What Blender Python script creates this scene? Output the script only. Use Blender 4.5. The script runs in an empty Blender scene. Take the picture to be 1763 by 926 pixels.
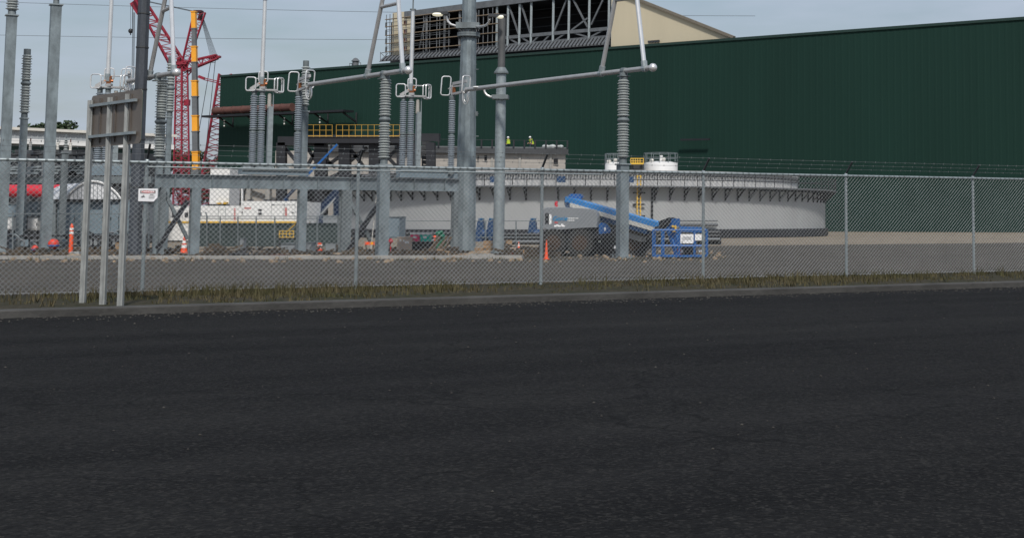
import bpy, math, random
from mathutils import Vector, Matrix
random.seed(7)
R = math.radians
C = bpy.context.scene.collection

# ------------------------------------------------------------------ camera
CX, CY, F, CAMH = 1300.0, 148.0, 2500.0, 1.36      # principal point / focal length in photo pixels, eye height
TH = math.atan((380.0 - CY) / F)                   # the lens looks up by this much; eye level lies at row 380
cam = bpy.data.cameras.new('camera'); co = bpy.data.objects.new('camera', cam); C.objects.link(co)
co.location = (0, 0, CAMH); co.rotation_euler = (math.pi / 2 + TH, 0, 0)
cam.sensor_width = 36.0; cam.lens = 36.0 * F / 1763.0
cam.shift_x = (881.5 - CX) / 1763.0; cam.shift_y = (CY - 463.0) / 1763.0
cam.clip_start = 0.5; cam.clip_end = 9000
bpy.context.scene.camera = co

# ------------------------------------------------------------------ sky, sun, exposure
SUN_EL, SUN_AZ = R(47), R(166)                     # azimuth clockwise from +Y: behind the camera, to the right
w = bpy.data.worlds.new('World'); bpy.context.scene.world = w; w.use_nodes = True
nt = w.node_tree; nt.nodes.clear()
out = nt.nodes.new('ShaderNodeOutputWorld'); bg = nt.nodes.new('ShaderNodeBackground')
sky = nt.nodes.new('ShaderNodeTexSky'); sky.sky_type = 'NISHITA'; sky.sun_disc = False
sky.sun_elevation = SUN_EL; sky.sun_rotation = SUN_AZ; sky.air_density = 1.2; sky.dust_density = 2.5; sky.ozone_density = 1.5
tc = nt.nodes.new('ShaderNodeTexCoord'); mp = nt.nodes.new('ShaderNodeMapping')
mp.inputs['Scale'].default_value = (5, 5, 26)
nz = nt.nodes.new('ShaderNodeTexNoise'); nz.inputs['Scale'].default_value = 1.6; nz.inputs['Detail'].default_value = 5
cr = nt.nodes.new('ShaderNodeValToRGB'); cr.color_ramp.elements[0].position = 0.3; cr.color_ramp.elements[1].position = 0.75
cr.color_ramp.elements[0].color = (0.30, 0.30, 0.30, 1); cr.color_ramp.elements[1].color = (0.96, 0.96, 0.96, 1)
mx = nt.nodes.new('ShaderNodeMix'); mx.data_type = 'RGBA'
mx.inputs['B'].default_value = (5.1, 5.9, 7.15, 1)    # thin veil of high cloud, same scale as the sky's radiance
nt.links.new(tc.outputs['Generated'], mp.inputs['Vector']); nt.links.new(mp.outputs['Vector'], nz.inputs['Vector'])
nt.links.new(nz.outputs['Fac'], cr.inputs['Fac']); nt.links.new(cr.outputs['Color'], mx.inputs['Factor'])
nt.links.new(sky.outputs['Color'], mx.inputs['A']); nt.links.new(mx.outputs['Result'], bg.inputs['Color'])
bg.inputs['Strength'].default_value = 0.092
nt.links.new(bg.outputs['Background'], out.inputs['Surface'])
sl = bpy.data.lights.new('sun', 'SUN'); so = bpy.data.objects.new('sun', sl); C.objects.link(so)
sl.energy = 3.3; sl.angle = R(6); sl.color = (1.0, 0.955, 0.89)
sd = Vector((math.sin(SUN_AZ) * math.cos(SUN_EL), math.cos(SUN_AZ) * math.cos(SUN_EL), math.sin(SUN_EL)))
so.rotation_euler = (-sd).to_track_quat('-Z', 'Y').to_euler()
so.location = (20, -20, 60)
vs = bpy.context.scene.view_settings
vs.view_transform = 'Standard'; vs.look = 'None'; vs.gamma = 1; vs.use_curve_mapping = False; vs.exposure = 0.0

# ------------------------------------------------------------------ from photo pixels to places
ST, CT = math.sin(TH), math.cos(TH)
def W(px, py, Y):
    u, v = (px - CX) / F, (CY - py) / F
    k = Y / (CT - v * ST)
    return Vector((u * k, Y, CAMH + (ST + v * CT) * k))
def PZ(px, Y, z):
    v = math.tan(math.atan((z - CAMH) / Y) - TH)
    return Vector(((px - CX) / F * Y / (CT - v * ST), Y, z))
def GX(px, Y): return PZ(px, Y, 0.0)
def ZT(py, Y): return W(CX, py, Y).z
def YB(by): return F * CAMH / (by - 380.0)
def proj(P):
    d = Vector(P) - Vector((0, 0, CAMH))
    f = d.y * CT + d.z * ST; up = -d.y * ST + d.z * CT
    return (CX + F * d.x / f, CY - F * up / f)
def on_line(A, B, px):
    lo, hi = -1.0, 2.0
    for _ in range(60):
        m = (lo + hi) / 2
        if proj(A.lerp(B, m))[0] < px: lo = m
        else: hi = m
    return A.lerp(B, lo)

# ------------------------------------------------------------------ mesh builder
class MB:
    def __init__(s): s.v = []; s.f = []
    def add(s, vs, fs):
        o = len(s.v); s.v += [Vector(x) for x in vs]; s.f += [tuple(i + o for i in f) for f in fs]; return s
    def box(s, c, size, rz=0.0):
        hx, hy, hz = size[0] / 2, size[1] / 2, size[2] / 2; M = Matrix.Rotation(rz, 3, 'Z'); c = Vector(c)
        p = [c + M @ Vector((x, y, z)) for z in (-hz, hz) for x, y in ((-hx, -hy), (hx, -hy), (hx, hy), (-hx, hy))]
        return s.add(p, [(3, 2, 1, 0), (4, 5, 6, 7), (0, 1, 5, 4), (1, 2, 6, 5), (2, 3, 7, 6), (3, 0, 4, 7)])
    def bar(s, a, b, w, h=None, up=(0, 0, 1)):
        a, b = Vector(a), Vector(b); h = w if h is None else h; d = (b - a).normalized(); up = Vector(up)
        if abs(d.dot(up)) > 0.98: up = Vector((0, 1, 0))
        x = d.cross(up).normalized(); y = x.cross(d).normalized()
        p = [q + x * i * w / 2 + y * j * h / 2 for q in (a, b) for i, j in ((-1, -1), (1, -1), (1, 1), (-1, 1))]
        return s.add(p, [(3, 2, 1, 0), (4, 5, 6, 7), (0, 1, 5, 4), (1, 2, 6, 5), (2, 3, 7, 6), (3, 0, 4, 7)])
    def tube(s, a, b, r0, r1=None, n=8, cap=True, tw=0.0):
        a, b = Vector(a), Vector(b); r1 = r0 if r1 is None else r1; d = (b - a).normalized()
        up = Vector((0, 0, 1)) if abs(d.z) < 0.9 else Vector((0, 1, 0))
        x = d.cross(up).normalized(); y = d.cross(x)
        p = []
        for q, r in ((a, r0), (b, r1)):
            for i in range(n):
                t = 2 * math.pi * i / n + tw; p.append(q + x * math.cos(t) * r + y * math.sin(t) * r)
        f = [(i, (i + 1) % n, n + (i + 1) % n, n + i) for i in range(n)]
        if cap: f += [tuple(range(n - 1, -1, -1)), tuple(range(n, 2 * n))]
        return s.add(p, f)
    def path(s, pts, r, n=6, closed=False):
        pts = [Vector(p) for p in pts]; m = len(pts); ring = []
        for i, p in enumerate(pts):
            if closed: d = pts[(i + 1) % m] - pts[i - 1]
            else: d = pts[min(i + 1, m - 1)] - pts[max(i - 1, 0)]
            d.normalize(); up = Vector((0.1, 0.2, 1)) if abs(d.z) < 0.9 else Vector((0.15, 1, 0))
            x = d.cross(up).normalized(); y = d.cross(x)
            ring.append([p + x * math.cos(2 * math.pi * k / n) * r + y * math.sin(2 * math.pi * k / n) * r for k in range(n)])
        # keep the rings untwisted
        for i in range(1, m):
            best = min(range(n), key=lambda o: sum((ring[i][(k + o) % n] - ring[i - 1][k] - (pts[i] - pts[i - 1])).length for k in range(n)))
            ring[i] = ring[i][best:] + ring[i][:best]
        o = len(s.v); s.v += [q for rg in ring for q in rg]
        for i in range(m if closed else m - 1):
            j = (i + 1) % m
            for k in range(n): s.f.append((o + i * n + k, o + i * n + (k + 1) % n, o + j * n + (k + 1) % n, o + j * n + k))
        if not closed:
            s.f.append(tuple(o + k for k in range(n - 1, -1, -1))); s.f.append(tuple(o + (m - 1) * n + k for k in range(n)))
        return s
    def lathe(s, prof, c, n=16):
        c = Vector(c); o = len(s.v)
        for r, z in prof:
            for i in range(n):
                t = 2 * math.pi * i / n; s.v.append(c + Vector((r * math.cos(t), r * math.sin(t), z)))
        for j in range(len(prof) - 1):
            for i in range(n): s.f.append((o + j * n + i, o + j * n + (i + 1) % n, o + (j + 1) * n + (i + 1) % n, o + (j + 1) * n + i))
        s.f.append(tuple(o + i for i in range(n - 1, -1, -1))); s.f.append(tuple(o + (len(prof) - 1) * n + i for i in range(n)))
        return s
    def prism(s, pts, off):
        pts = [Vector(p) for p in pts]; off = Vector(off); n = len(pts)
        f = [tuple(range(n)), tuple(range(2 * n - 1, n - 1, -1))] + [(i, i + n, (i + 1) % n + n, (i + 1) % n) for i in range(n)]
        return s.add(pts + [p + off for p in pts], f)
    def ball(s, c, r, n=12, sq=1.0):
        m = n // 2; return s.lathe([(max(r * math.sin(math.pi * j / m), 1e-4), -r * sq * math.cos(math.pi * j / m)) for j in range(m + 1)], c, n)
    def build(s, name, mat, parent=None, org=None, smooth=35, fix=True):
        if org is None: org = worg(parent) if parent else Vector((0, 0, 0))
        me = bpy.data.meshes.new(name); me.from_pydata([tuple(v - org) for v in s.v], [], s.f); me.update()
        if fix:
            import bmesh
            b = bmesh.new(); b.from_mesh(me); bmesh.ops.recalc_face_normals(b, faces=b.faces); b.to_mesh(me); b.free()
        if smooth:
            for p in me.polygons: p.use_smooth = True
            me.set_sharp_from_angle(angle=R(smooth))
        me.materials.append(mat)
        o = bpy.data.objects.new(name, me); C.objects.link(o)
        if parent: o.parent = parent
        else: o.location = org
        return o
def worg(o):
    p = Vector((0, 0, 0))
    while o is not None: p += o.location; o = o.parent
    return p
def thing(name, label, cat, loc, group=None):
    o = bpy.data.objects.new(name, None); C.objects.link(o); o.location = loc; o.empty_display_size = 0.3
    return tag(o, label, cat, group)
def tag(o, label, cat, group=None, kind=None):
    if label: o['label'] = label
    if cat: o['category'] = cat
    if group: o['group'] = group
    if kind: o['kind'] = kind
    return o
def struct(name, mb, mat, smooth=0, kind='structure'):
    o = mb.build(name, mat, None, Vector((0, 0, 0)), smooth); o['kind'] = kind; return o
def single(name, mb, mat, label, cat, loc, group=None, smooth=35):
    return tag(mb.build(name, mat, None, Vector(loc), smooth), label, cat, group)
def part(name, mb, mat, parent, label=None, smooth=35):
    o = mb.build(name, mat, parent, None, smooth)
    if label: o['label'] = label
    return o
def copy_tree(o, loc=None, parent=None):
    c = o.copy(); C.objects.link(c)
    if parent: c.parent = parent
    if loc is not None: c.location = loc
    for ch in list(o.children): copy_tree(ch, None, c)
    return c
def boxpx(mb, x0, x1, y0, y1, Y, depth, skew=0.0):
    """box whose front shows between these photo columns and rows at distance Y (y1 None: down to the ground)"""
    a = W(x0, y0, Y); b = W(x1, y0, Y); z1 = a.z; z0 = 0.0 if y1 is None else ZT(y1, Y)
    cx = (a.x + b.x) / 2
    mb.box((cx + skew, Y + depth / 2, (z0 + z1) / 2), (b.x - a.x, depth, z1 - z0)); return mb
def text_mesh(txt, size, name, mat, parent, M, bold=0.0, shear=0.0, extrude=0.002):
    cu = bpy.data.curves.new('txt', 'FONT'); cu.body = txt; cu.size = size; cu.extrude = extrude; cu.offset = bold; cu.shear = shear
    cu.align_x = 'CENTER'; cu.align_y = 'CENTER'
    to = bpy.data.objects.new('txt', cu); C.objects.link(to)
    dg = bpy.context.evaluated_depsgraph_get(); me = bpy.data.meshes.new_from_object(to.evaluated_get(dg))
    bpy.data.objects.remove(to); bpy.data.curves.remove(cu)
    Mo = Matrix.Translation(-worg(parent)) @ M
    me.transform(Mo); me.materials.clear(); me.materials.append(mat); me.name = name
    o = bpy.data.objects.new(name, me); C.objects.link(o); o.parent = parent; return o

# ------------------------------------------------------------------ materials
def mat(name, col, rough=0.6, metal=0.0, var=0.15, scale=3.0, bump=0.0, bscale=None, streak=None, spec=0.5, emit=None, col2=None, detail=4):
    m = bpy.data.materials.new(name); m.use_nodes = True; t = m.node_tree; b = t.nodes['Principled BSDF']
    b.inputs['Roughness'].default_value = rough; b.inputs['Metallic'].default_value = metal
    b.inputs['Specular IOR Level'].default_value = spec
    tc = t.nodes.new('ShaderNodeTexCoord'); mp = t.nodes.new('ShaderNodeMapping'); t.links.new(tc.outputs['Object'], mp.inputs['Vector'])
    if streak: mp.inputs['Scale'].default_value = streak
    n = t.nodes.new('ShaderNodeTexNoise'); n.inputs['Scale'].default_value = scale; n.inputs['Detail'].default_value = detail; n.inputs['Roughness'].default_value = 0.62
    t.links.new(mp.outputs['Vector'], n.inputs['Vector'])
    r = t.nodes.new('ShaderNodeValToRGB'); r.color_ramp.elements[0].position = 0.3; r.color_ramp.elements[1].position = 0.7
    c2 = col2 if col2 else tuple(min(c * (1 + var), 1) for c in col)
    c1 = col if col2 else tuple(c * (1 - var) for c in col)
    r.color_ramp.elements[0].color = (*c1, 1); r.color_ramp.elements[1].color = (*c2, 1)
    t.links.new(n.outputs['Fac'], r.inputs['Fac']); t.links.new(r.outputs['Color'], b.inputs['Base Color'])
    if bump:
        n2 = t.nodes.new('ShaderNodeTexNoise'); n2.inputs['Scale'].default_value = bscale or scale * 4; n2.inputs['Detail'].default_value = 6
        t.links.new(tc.outputs['Object'], n2.inputs['Vector'])
        bp = t.nodes.new('ShaderNodeBump'); bp.inputs['Strength'].default_value = bump; bp.inputs['Distance'].default_value = 0.05
        t.links.new(n2.outputs['Fac'], bp.inputs['Height']); t.links.new(bp.outputs['Normal'], b.inputs['Normal'])
    if emit:
        b.inputs['Emission Color'].default_value = (*emit[0], 1); b.inputs['Emission Strength'].default_value = emit[1]
    return m
galv = mat('galvanised_steel', (0.185, 0.222, 0.240), 0.5, 0.3, 0.36, 2.6, 0.05, 12, (1, 1, 0.5))
galv2 = mat('weathered_galvanised_steel', (0.15, 0.175, 0.185), 0.6, 0.2, 0.3, 3.0, 0.05, 12, (1, 1, 0.4))
galv_light = mat('bright_galvanised_steel', (0.27, 0.31, 0.325), 0.45, 0.35, 0.2, 5.0)
signpost = mat('spangled_zinc_post', (0.27, 0.28, 0.275), 0.6, 0.15, 0.25, 14.0, 0, None, (1, 1, 0.3))
alu = mat('aluminium_tube', (0.72, 0.72, 0.72), 0.30, 0.6, 0.06, 4.0)
alu_dull = mat('dull_aluminium_tube', (0.42, 0.42, 0.42), 0.45, 0.5, 0.1, 4.0)
porcelain = mat('grey_porcelain', (0.29, 0.315, 0.31), 0.24, 0, 0.06, 2.0)
polymer = mat('blue_grey_porcelain', (0.23, 0.265, 0.30), 0.24, 0, 0.06, 2.0)
darkpole = mat('dark_weathered_pole', (0.045, 0.053, 0.066), 0.75, 0, 0.3, 2.2, 0.15, 14, (2.5, 2.5, 0.5))
black = mat('black_painted_steel', (0.011, 0.012, 0.016), 0.55, 0, 0.25, 1.0)
charcoal = mat('charcoal_steel', (0.035, 0.038, 0.042), 0.6, 0, 0.25, 1.0)
midgrey = mat('mid_grey_steel', (0.12, 0.13, 0.14), 0.55, 0.1, 0.2, 1.0)
dark_void = mat('unlit_interior_and_dark_deck', (0.012, 0.013, 0.016), 0.9, 0, 0.3, 0.3)  # near-black: shade of unlit interiors put into the colour; also the dark deck
green_clad = mat('dark_green_cladding', (0.0085, 0.032, 0.0245), 0.75, 0, 0.10, 0.10, 0, None, (1, 1, 0.12), 0.2)
beige = mat('beige_cladding', (0.53, 0.47, 0.34), 0.6, 0, 0.05, 0.3, 0, None, (1, 1, 0.2))
white = mat('white_paint', (0.72, 0.72, 0.71), 0.5, 0, 0.05, 1.5)
offwhite = mat('off_white_panel', (0.62, 0.60, 0.55), 0.55, 0, 0.07, 1.5)
tankgrey = mat('pale_grey_tank_wall', (0.335, 0.345, 0.35), 0.6, 0, 0.06, 0.5, 0, None, (1, 1, 0.2))
tankroof = mat('pale_ribbed_roof', (0.40, 0.40, 0.40), 0.6, 0, 0.12, 0.8)
cabinet = mat('blue_grey_cabinet_paint', (0.165, 0.215, 0.25), 0.5, 0, 0.12, 1.2)
red_paint = mat('crane_red_paint', (0.235, 0.011, 0.03), 0.5, 0, 0.15, 0.7)
red_bright = mat('bright_red_paint', (0.52, 0.018, 0.035), 0.45, 0, 0.12, 2.0)
board_grey = mat('weathered_scaffold_board', (0.24, 0.185, 0.13), 0.8, 0, 0.2, 2.0)
mustard = mat('mustard_rail_paint', (0.46, 0.27, 0.04), 0.5, 0, 0.1, 1.5)
yellow = mat('safety_yellow_paint', (0.66, 0.41, 0.05), 0.5, 0, 0.1, 1.5)
craneyellow = mat('crane_yellow_paint', (0.78, 0.34, 0.025), 0.45, 0, 0.06, 1.0)
blue = mat('lift_blue_paint', (0.008, 0.095, 0.31), 0.4, 0, 0.1, 1.5)
blue_light = mat('sunlit_blue_panel_paint', (0.03, 0.22, 0.55), 0.4, 0, 0.1, 1.5)  # lighter copy of the lift blue, with sunlight put into the colour
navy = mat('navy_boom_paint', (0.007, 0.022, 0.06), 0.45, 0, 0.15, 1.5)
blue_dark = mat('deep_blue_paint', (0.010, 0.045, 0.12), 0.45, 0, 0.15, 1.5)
rust = mat('rusty_pipe', (0.095, 0.040, 0.032), 0.8, 0, 0.35, 0.5)
red_orange = mat('red_orange_paint', (0.62, 0.04, 0.02), 0.5, 0, 0.08, 4.0)
orange = mat('traffic_orange', (0.80, 0.085, 0.018), 0.5, 0, 0.06, 4.0)
reflective = mat('white_reflective_band', (0.78, 0.78, 0.76), 0.4, 0, 0.05, 4.0)
wood = mat('raw_timber', (0.30, 0.20, 0.115), 0.75, 0, 0.2, 3.0, 0, None, (1, 1, 8))
wood_dark = mat('old_timber', (0.075, 0.052, 0.032), 0.8, 0, 0.25, 3.0)
card = mat('tan_cardboard', (0.46, 0.36, 0.29), 0.8, 0, 0.12, 3.0)
pink = mat('pink_plastic', (0.72, 0.04, 0.15), 0.4, 0, 0.05, 3.0)
teal = mat('teal_plastic', (0.0, 0.46, 0.37), 0.4, 0, 0.05, 3.0)
rubber = mat('black_rubber', (0.014, 0.014, 0.014), 0.7, 0, 0.3, 4.0)
hub_brown = mat('muddy_brown_hub', (0.045, 0.027, 0.017), 0.8, 0, 0.35, 6.0)
covergrey = mat('grey_engine_cover', (0.20, 0.215, 0.23), 0.4, 0, 0.08, 1.0)
screen_green = mat('grey_green_windscreen_cloth', (0.034, 0.051, 0.052), 0.85, 0, 0.14, 0.7)
sign_back = mat('brown_grey_sign_back', (0.15, 0.128, 0.11), 0.5, 0.15, 0.18, 1.6, 0, None, (1, 1, 0.3))
sign_white = mat('white_sign_face', (0.75, 0.75, 0.77), 0.4, 0, 0.03, 3.0)
ink_black = mat('black_ink', (0.01, 0.01, 0.01), 0.5, 0, 0.0, 3.0)
ink_red = mat('red_ink', (0.55, 0.02, 0.03), 0.5, 0, 0.0, 3.0)
ink_white = mat('white_ink', (0.8, 0.8, 0.8), 0.5, 0, 0.0, 3.0)
ink_blue = mat('blue_ink', (0.01, 0.20, 0.42), 0.5, 0, 0.0, 3.0)
copper = mat('brown_copper_contact', (0.20, 0.075, 0.03), 0.45, 0.6, 0.3, 9.0)
wire_mat = mat('dark_wire', (0.06, 0.065, 0.07), 0.6, 0.2, 0.1, 1.0)
wire_dull = mat('dull_barbed_wire', (0.16, 0.17, 0.175), 0.6, 0.2, 0.15, 2.0)
mesh_mat = mat('galvanised_fence_wire', (0.31, 0.325, 0.33), 0.5, 0.3, 0.15, 2.0)
lamp_glow = mat('lit_lamp', (0.8, 0.8, 0.7), 0.4, 0, 0.0, 1.0, emit=((1.0, 0.92, 0.66), 0.5))
hivis = mat('hi_vis_yellow_cloth', (0.36, 0.48, 0.03), 0.8, 0, 0.05, 5.0)
skin = mat('skin', (0.42, 0.25, 0.18), 0.6, 0, 0.05, 5.0)
denim = mat('dark_work_trousers', (0.03, 0.04, 0.07), 0.85, 0, 0.15, 6.0)
soil = mat('sandy_soil', (0.25, 0.19, 0.13), 0.95, 0, 0.3, 2.0, 0.6, 9)
stone = mat('pale_concrete', (0.30, 0.29, 0.27), 0.9, 0, 0.2, 1.4, 0.4, 12)
bark = mat('bark', (0.07, 0.055, 0.04), 0.9, 0, 0.3, 4.0, 0.5, 10)
leaf = mat('tree_leaves', (0.022, 0.042, 0.014), 0.7, 0, 0.4, 0.35)
weed = mat('weed_leaves', (0.05, 0.052, 0.022), 0.9, 0, 0.4, 0.7, 0, None, None, 0.1, None, (0.10, 0.082, 0.05))
bagclear = mat('clear_plastic_wrap', (0.40, 0.42, 0.42), 0.35, 0, 0.1, 4.0)
stairblue = mat('faded_grey_panel', (0.22, 0.24, 0.255), 0.6, 0, 0.1, 2.0)

def block_mat(name, col, mortar, bw, bh):
    m = mat(name, col, 0.9); t = m.node_tree; b = t.nodes['Principled BSDF']
    tc = t.nodes.new('ShaderNodeTexCoord'); mp = t.nodes.new('ShaderNodeMapping'); mp.inputs['Rotation'].default_value = (R(90), 0, 0)
    br = t.nodes.new('ShaderNodeTexBrick'); br.inputs['Scale'].default_value = 1.0; br.inputs['Brick Width'].default_value = bw; br.inputs['Row Height'].default_value = bh
    br.inputs['Mortar Size'].default_value = 0.02; br.inputs['Color1'].default_value = (*[c * 0.85 for c in col], 1); br.inputs['Color2'].default_value = (*[c * 1.12 for c in col], 1); br.inputs['Mortar'].default_value = (*mortar, 1)
    t.links.new(tc.outputs['Object'], mp.inputs['Vector']); t.links.new(mp.outputs['Vector'], br.inputs['Vector'])
    mx = t.nodes.new('ShaderNodeMix'); mx.data_type = 'RGBA'; mx.inputs['Factor'].default_value = 0.65
    rmp = [n for n in t.nodes if n.type == 'VALTORGB'][0]
    t.links.new(rmp.outputs['Color'], mx.inputs['A']); t.links.new(br.outputs['Color'], mx.inputs['B']); t.links.new(mx.outputs['Result'], b.inputs['Base Color'])
    return m
blockwork = block_mat('grey_blockwork', (0.34, 0.315, 0.285), (0.25, 0.235, 0.22), 0.8, 0.4)

def ground_mat(name, cols, scales, bump, rough=0.95):
    m = bpy.data.materials.new(name); m.use_nodes = True; t = m.node_tree; b = t.nodes['Principled BSDF']; b.inputs['Roughness'].default_value = rough
    tc = t.nodes.new('ShaderNodeTexCoord'); prev = None
    for i, (c, sc) in enumerate(zip(cols[1:], scales)):
        n = t.nodes.new('ShaderNodeTexNoise'); n.inputs['Scale'].default_value = sc; n.inputs['Detail'].default_value = 8; n.inputs['Roughness'].default_value = 0.65
        t.links.new(tc.outputs['Object'], n.inputs['Vector'])
        r = t.nodes.new('ShaderNodeValToRGB'); r.color_ramp.elements[0].position = 0.42; r.color_ramp.elements[1].position = 0.62
        t.links.new(n.outputs['Fac'], r.inputs['Fac'])
        mx = t.nodes.new('ShaderNodeMix'); mx.data_type = 'RGBA'; t.links.new(r.outputs['Color'], mx.inputs['Factor'])
        if prev: t.links.new(prev, mx.inputs['A'])
        else: mx.inputs['A'].default_value = (*cols[0], 1)
        mx.inputs['B'].default_value = (*c, 1); prev = mx.outputs['Result']
    t.links.new(prev, b.inputs['Base Color'])
    n2 = t.nodes.new('ShaderNodeTexNoise'); n2.inputs['Scale'].default_value = 40; n2.inputs['Detail'].default_value = 6; t.links.new(tc.outputs['Object'], n2.inputs['Vector'])
    b.inputs['Specular IOR Level'].default_value = 0.12; bp = t.nodes.new('ShaderNodeBump'); bp.inputs['Strength'].default_value = bump; bp.inputs['Distance'].default_value = 0.03
    t.links.new(n2.outputs['Fac'], bp.inputs['Height']); t.links.new(bp.outputs['Normal'], b.inputs['Normal'])
    return m
m_ground = ground_mat('dirt_ground', [(0.20, 0.165, 0.12), (0.13, 0.11, 0.085), (0.27, 0.23, 0.18)], [0.25, 1.7], 0.5)
m_yard = ground_mat('gravel_yard', [(0.062, 0.056, 0.049), (0.030, 0.028, 0.025), (0.11, 0.098, 0.082)], [0.35, 7.0], 0.8)
m_verge = ground_mat('weedy_verge', [(0.036, 0.033, 0.022), (0.02, 0.026, 0.011), (0.06, 0.052, 0.038)], [0.5, 6.0], 0.8)
# asphalt: fine aggregate, wheel-polished patches, cracks
m_road = ground_mat('dark_asphalt', [(0.0085, 0.0085, 0.009), (0.013, 0.013, 0.013), (0.005, 0.005, 0.0055)], [0.35, 22.0], 0.9, 0.95)
def add_cracks(m):
    t = m.node_tree; b = t.nodes['Principled BSDF']; src = b.inputs['Base Color'].links[0].from_socket
    tc = t.nodes.new('ShaderNodeTexCoord'); v = t.nodes.new('ShaderNodeTexVoronoi'); v.feature = 'DISTANCE_TO_EDGE'; v.inputs['Scale'].default_value = 0.33
    n = t.nodes.new('ShaderNodeTexNoise'); n.inputs['Scale'].default_value = 1.4; n.inputs['Detail'].default_value = 5
    mp = t.nodes.new('ShaderNodeMix'); mp.data_type = 'RGBA'; mp.blend_type = 'LINEAR_LIGHT'; mp.inputs['Factor'].default_value = 0.5
    t.links.new(tc.outputs['Object'], n.inputs['Vector']); t.links.new(tc.outputs['Object'], mp.inputs['A']); t.links.new(n.outputs['Color'], mp.inputs['B'])
    t.links.new(mp.outputs['Result'], v.inputs['Vector'])
    r = t.nodes.new('ShaderNodeValToRGB'); r.color_ramp.elements[0].position = 0.0; r.color_ramp.elements[0].color = (0, 0, 0, 1); r.color_ramp.elements[1].position = 0.006; r.color_ramp.elements[1].color = (1, 1, 1, 1)
    t.links.new(v.outputs['Distance'], r.inputs['Fac'])
    mx = t.nodes.new('ShaderNodeMix'); mx.data_type = 'RGBA'; mx.inputs['A'].default_value = (0.004, 0.004, 0.004, 1)
    t.links.new(r.outputs['Color'], mx.inputs['Factor']); t.links.new(src, mx.inputs['B']); t.links.new(mx.outputs['Result'], b.inputs['Base Color'])
def road_wear(m):
    t = m.node_tree; b = t.nodes['Principled BSDF']; src = b.inputs['Base Color'].links[0].from_socket
    tc = t.nodes.new('ShaderNodeTexCoord'); mp = t.nodes.new('ShaderNodeMapping'); mp.inputs['Rotation'].default_value = (0, 0, -math.atan2(.518, .855)); t.links.new(tc.outputs['Object'], mp.inputs['Vector'])
    m2 = t.nodes.new('ShaderNodeMapping'); m2.inputs['Scale'].default_value = (.05, .9, 1); t.links.new(mp.outputs['Vector'], m2.inputs['Vector'])
    n = t.nodes.new('ShaderNodeTexNoise'); n.inputs['Scale'].default_value = 1.0; n.inputs['Detail'].default_value = 4; t.links.new(m2.outputs['Vector'], n.inputs['Vector'])
    r = t.nodes.new('ShaderNodeValToRGB'); r.color_ramp.elements[0].position = .35; r.color_ramp.elements[0].color = (.65, .65, .65, 1); r.color_ramp.elements[1].position = .7; r.color_ramp.elements[1].color = (1.7, 1.68, 1.62, 1)
    t.links.new(n.outputs['Fac'], r.inputs['Fac'])
    mx = t.nodes.new('ShaderNodeMix'); mx.data_type = 'RGBA'; mx.blend_type = 'MULTIPLY'; mx.inputs['Factor'].default_value = 1.0
    t.links.new(src, mx.inputs['A']); t.links.new(r.outputs['Color'], mx.inputs['B'])
    v = t.nodes.new('ShaderNodeTexVoronoi'); v.inputs['Scale'].default_value = 55; t.links.new(tc.outputs['Object'], v.inputs['Vector'])
    sp = t.nodes.new('ShaderNodeSeparateColor'); t.links.new(v.outputs['Color'], sp.inputs['Color'])
    r2 = t.nodes.new('ShaderNodeValToRGB'); r2.color_ramp.elements[0].position = .72; r2.color_ramp.elements[0].color = (0, 0, 0, 1); r2.color_ramp.elements[1].position = 1.0; r2.color_ramp.elements[1].color = (.8, .8, .8, 1)
    t.links.new(sp.outputs['Red'], r2.inputs['Fac'])
    m3 = t.nodes.new('ShaderNodeMix'); m3.data_type = 'RGBA'; m3.inputs['B'].default_value = (.034, .033, .031, 1)
    t.links.new(r2.outputs['Color'], m3.inputs['Factor']); t.links.new(mx.outputs['Result'], m3.inputs['A']); t.links.new(m3.outputs['Result'], b.inputs['Base Color'])
road_wear(m_road)
add_cracks(m_road)

# ------------------------------------------------------------------ ground, road
FP0, FD, FN = Vector((-11.29, 27.0, 0)), Vector((0.855, 0.518, 0)).normalized(), Vector((0.518, -0.855, 0)).normalized()
def fpt(t, d, z): return FP0 + FD * t + FN * d + Vector((0, 0, z))
def strip(t0, t1, d0, d1, z, nt_=1, jit=0.0):
    mb = MB(); pts = []
    for i in range(nt_ + 1):
        t = t0 + (t1 - t0) * i / nt_
        pts += [fpt(t, d0 + random.uniform(-jit, jit), z), fpt(t, d1 + random.uniform(-jit, jit), z)]
    return mb.add(pts, [(2 * i, 2 * i + 1, 2 * i + 3, 2 * i + 2) for i in range(nt_)])
g = MB(); g.add([(-3500, -400, -0.004), (3500, -400, -0.004), (3500, 5000, -0.004), (-3500, 5000, -0.004)], [(0, 1, 2, 3)])
struct('ground', g, m_ground)
struct('gravel_yard', strip(-60, 90, -1.2, -40, 0.004, 60, 0.3), m_yard)
struct('verge', strip(-80, 110, -1.0, 5.9, 0.010, 80, 0.12), m_verge)
struct('road', strip(-120, 160, 6.2, 60, 0.016), m_road)
kb = MB()
kb.prism([fpt(-80, 5.95, 0.0), fpt(-80, 6.2, 0.0), fpt(-80, 6.2, 0.11), fpt(-80, 6.17, 0.13), fpt(-80, 5.95, 0.13)], FD * 190)
struct('kerb', kb, mat('dark_stained_kerb', (0.045, 0.044, 0.042), 0.9, 0, 0.35, 1.0, 0.4, 12))
gv = MB()
for _ in range(2200):
    P = fpt(random.uniform(-14, 42), 6.25 + abs(random.gauss(0, .55)), .02); r = random.uniform(.006, .022); gv.ball(P, r, 4, .7)
for _ in range(900):
    P = fpt(random.uniform(-14, 42), random.uniform(6.3, 22), .02); r = random.uniform(.005, .014); gv.ball(P, r, 4, .7)
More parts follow.
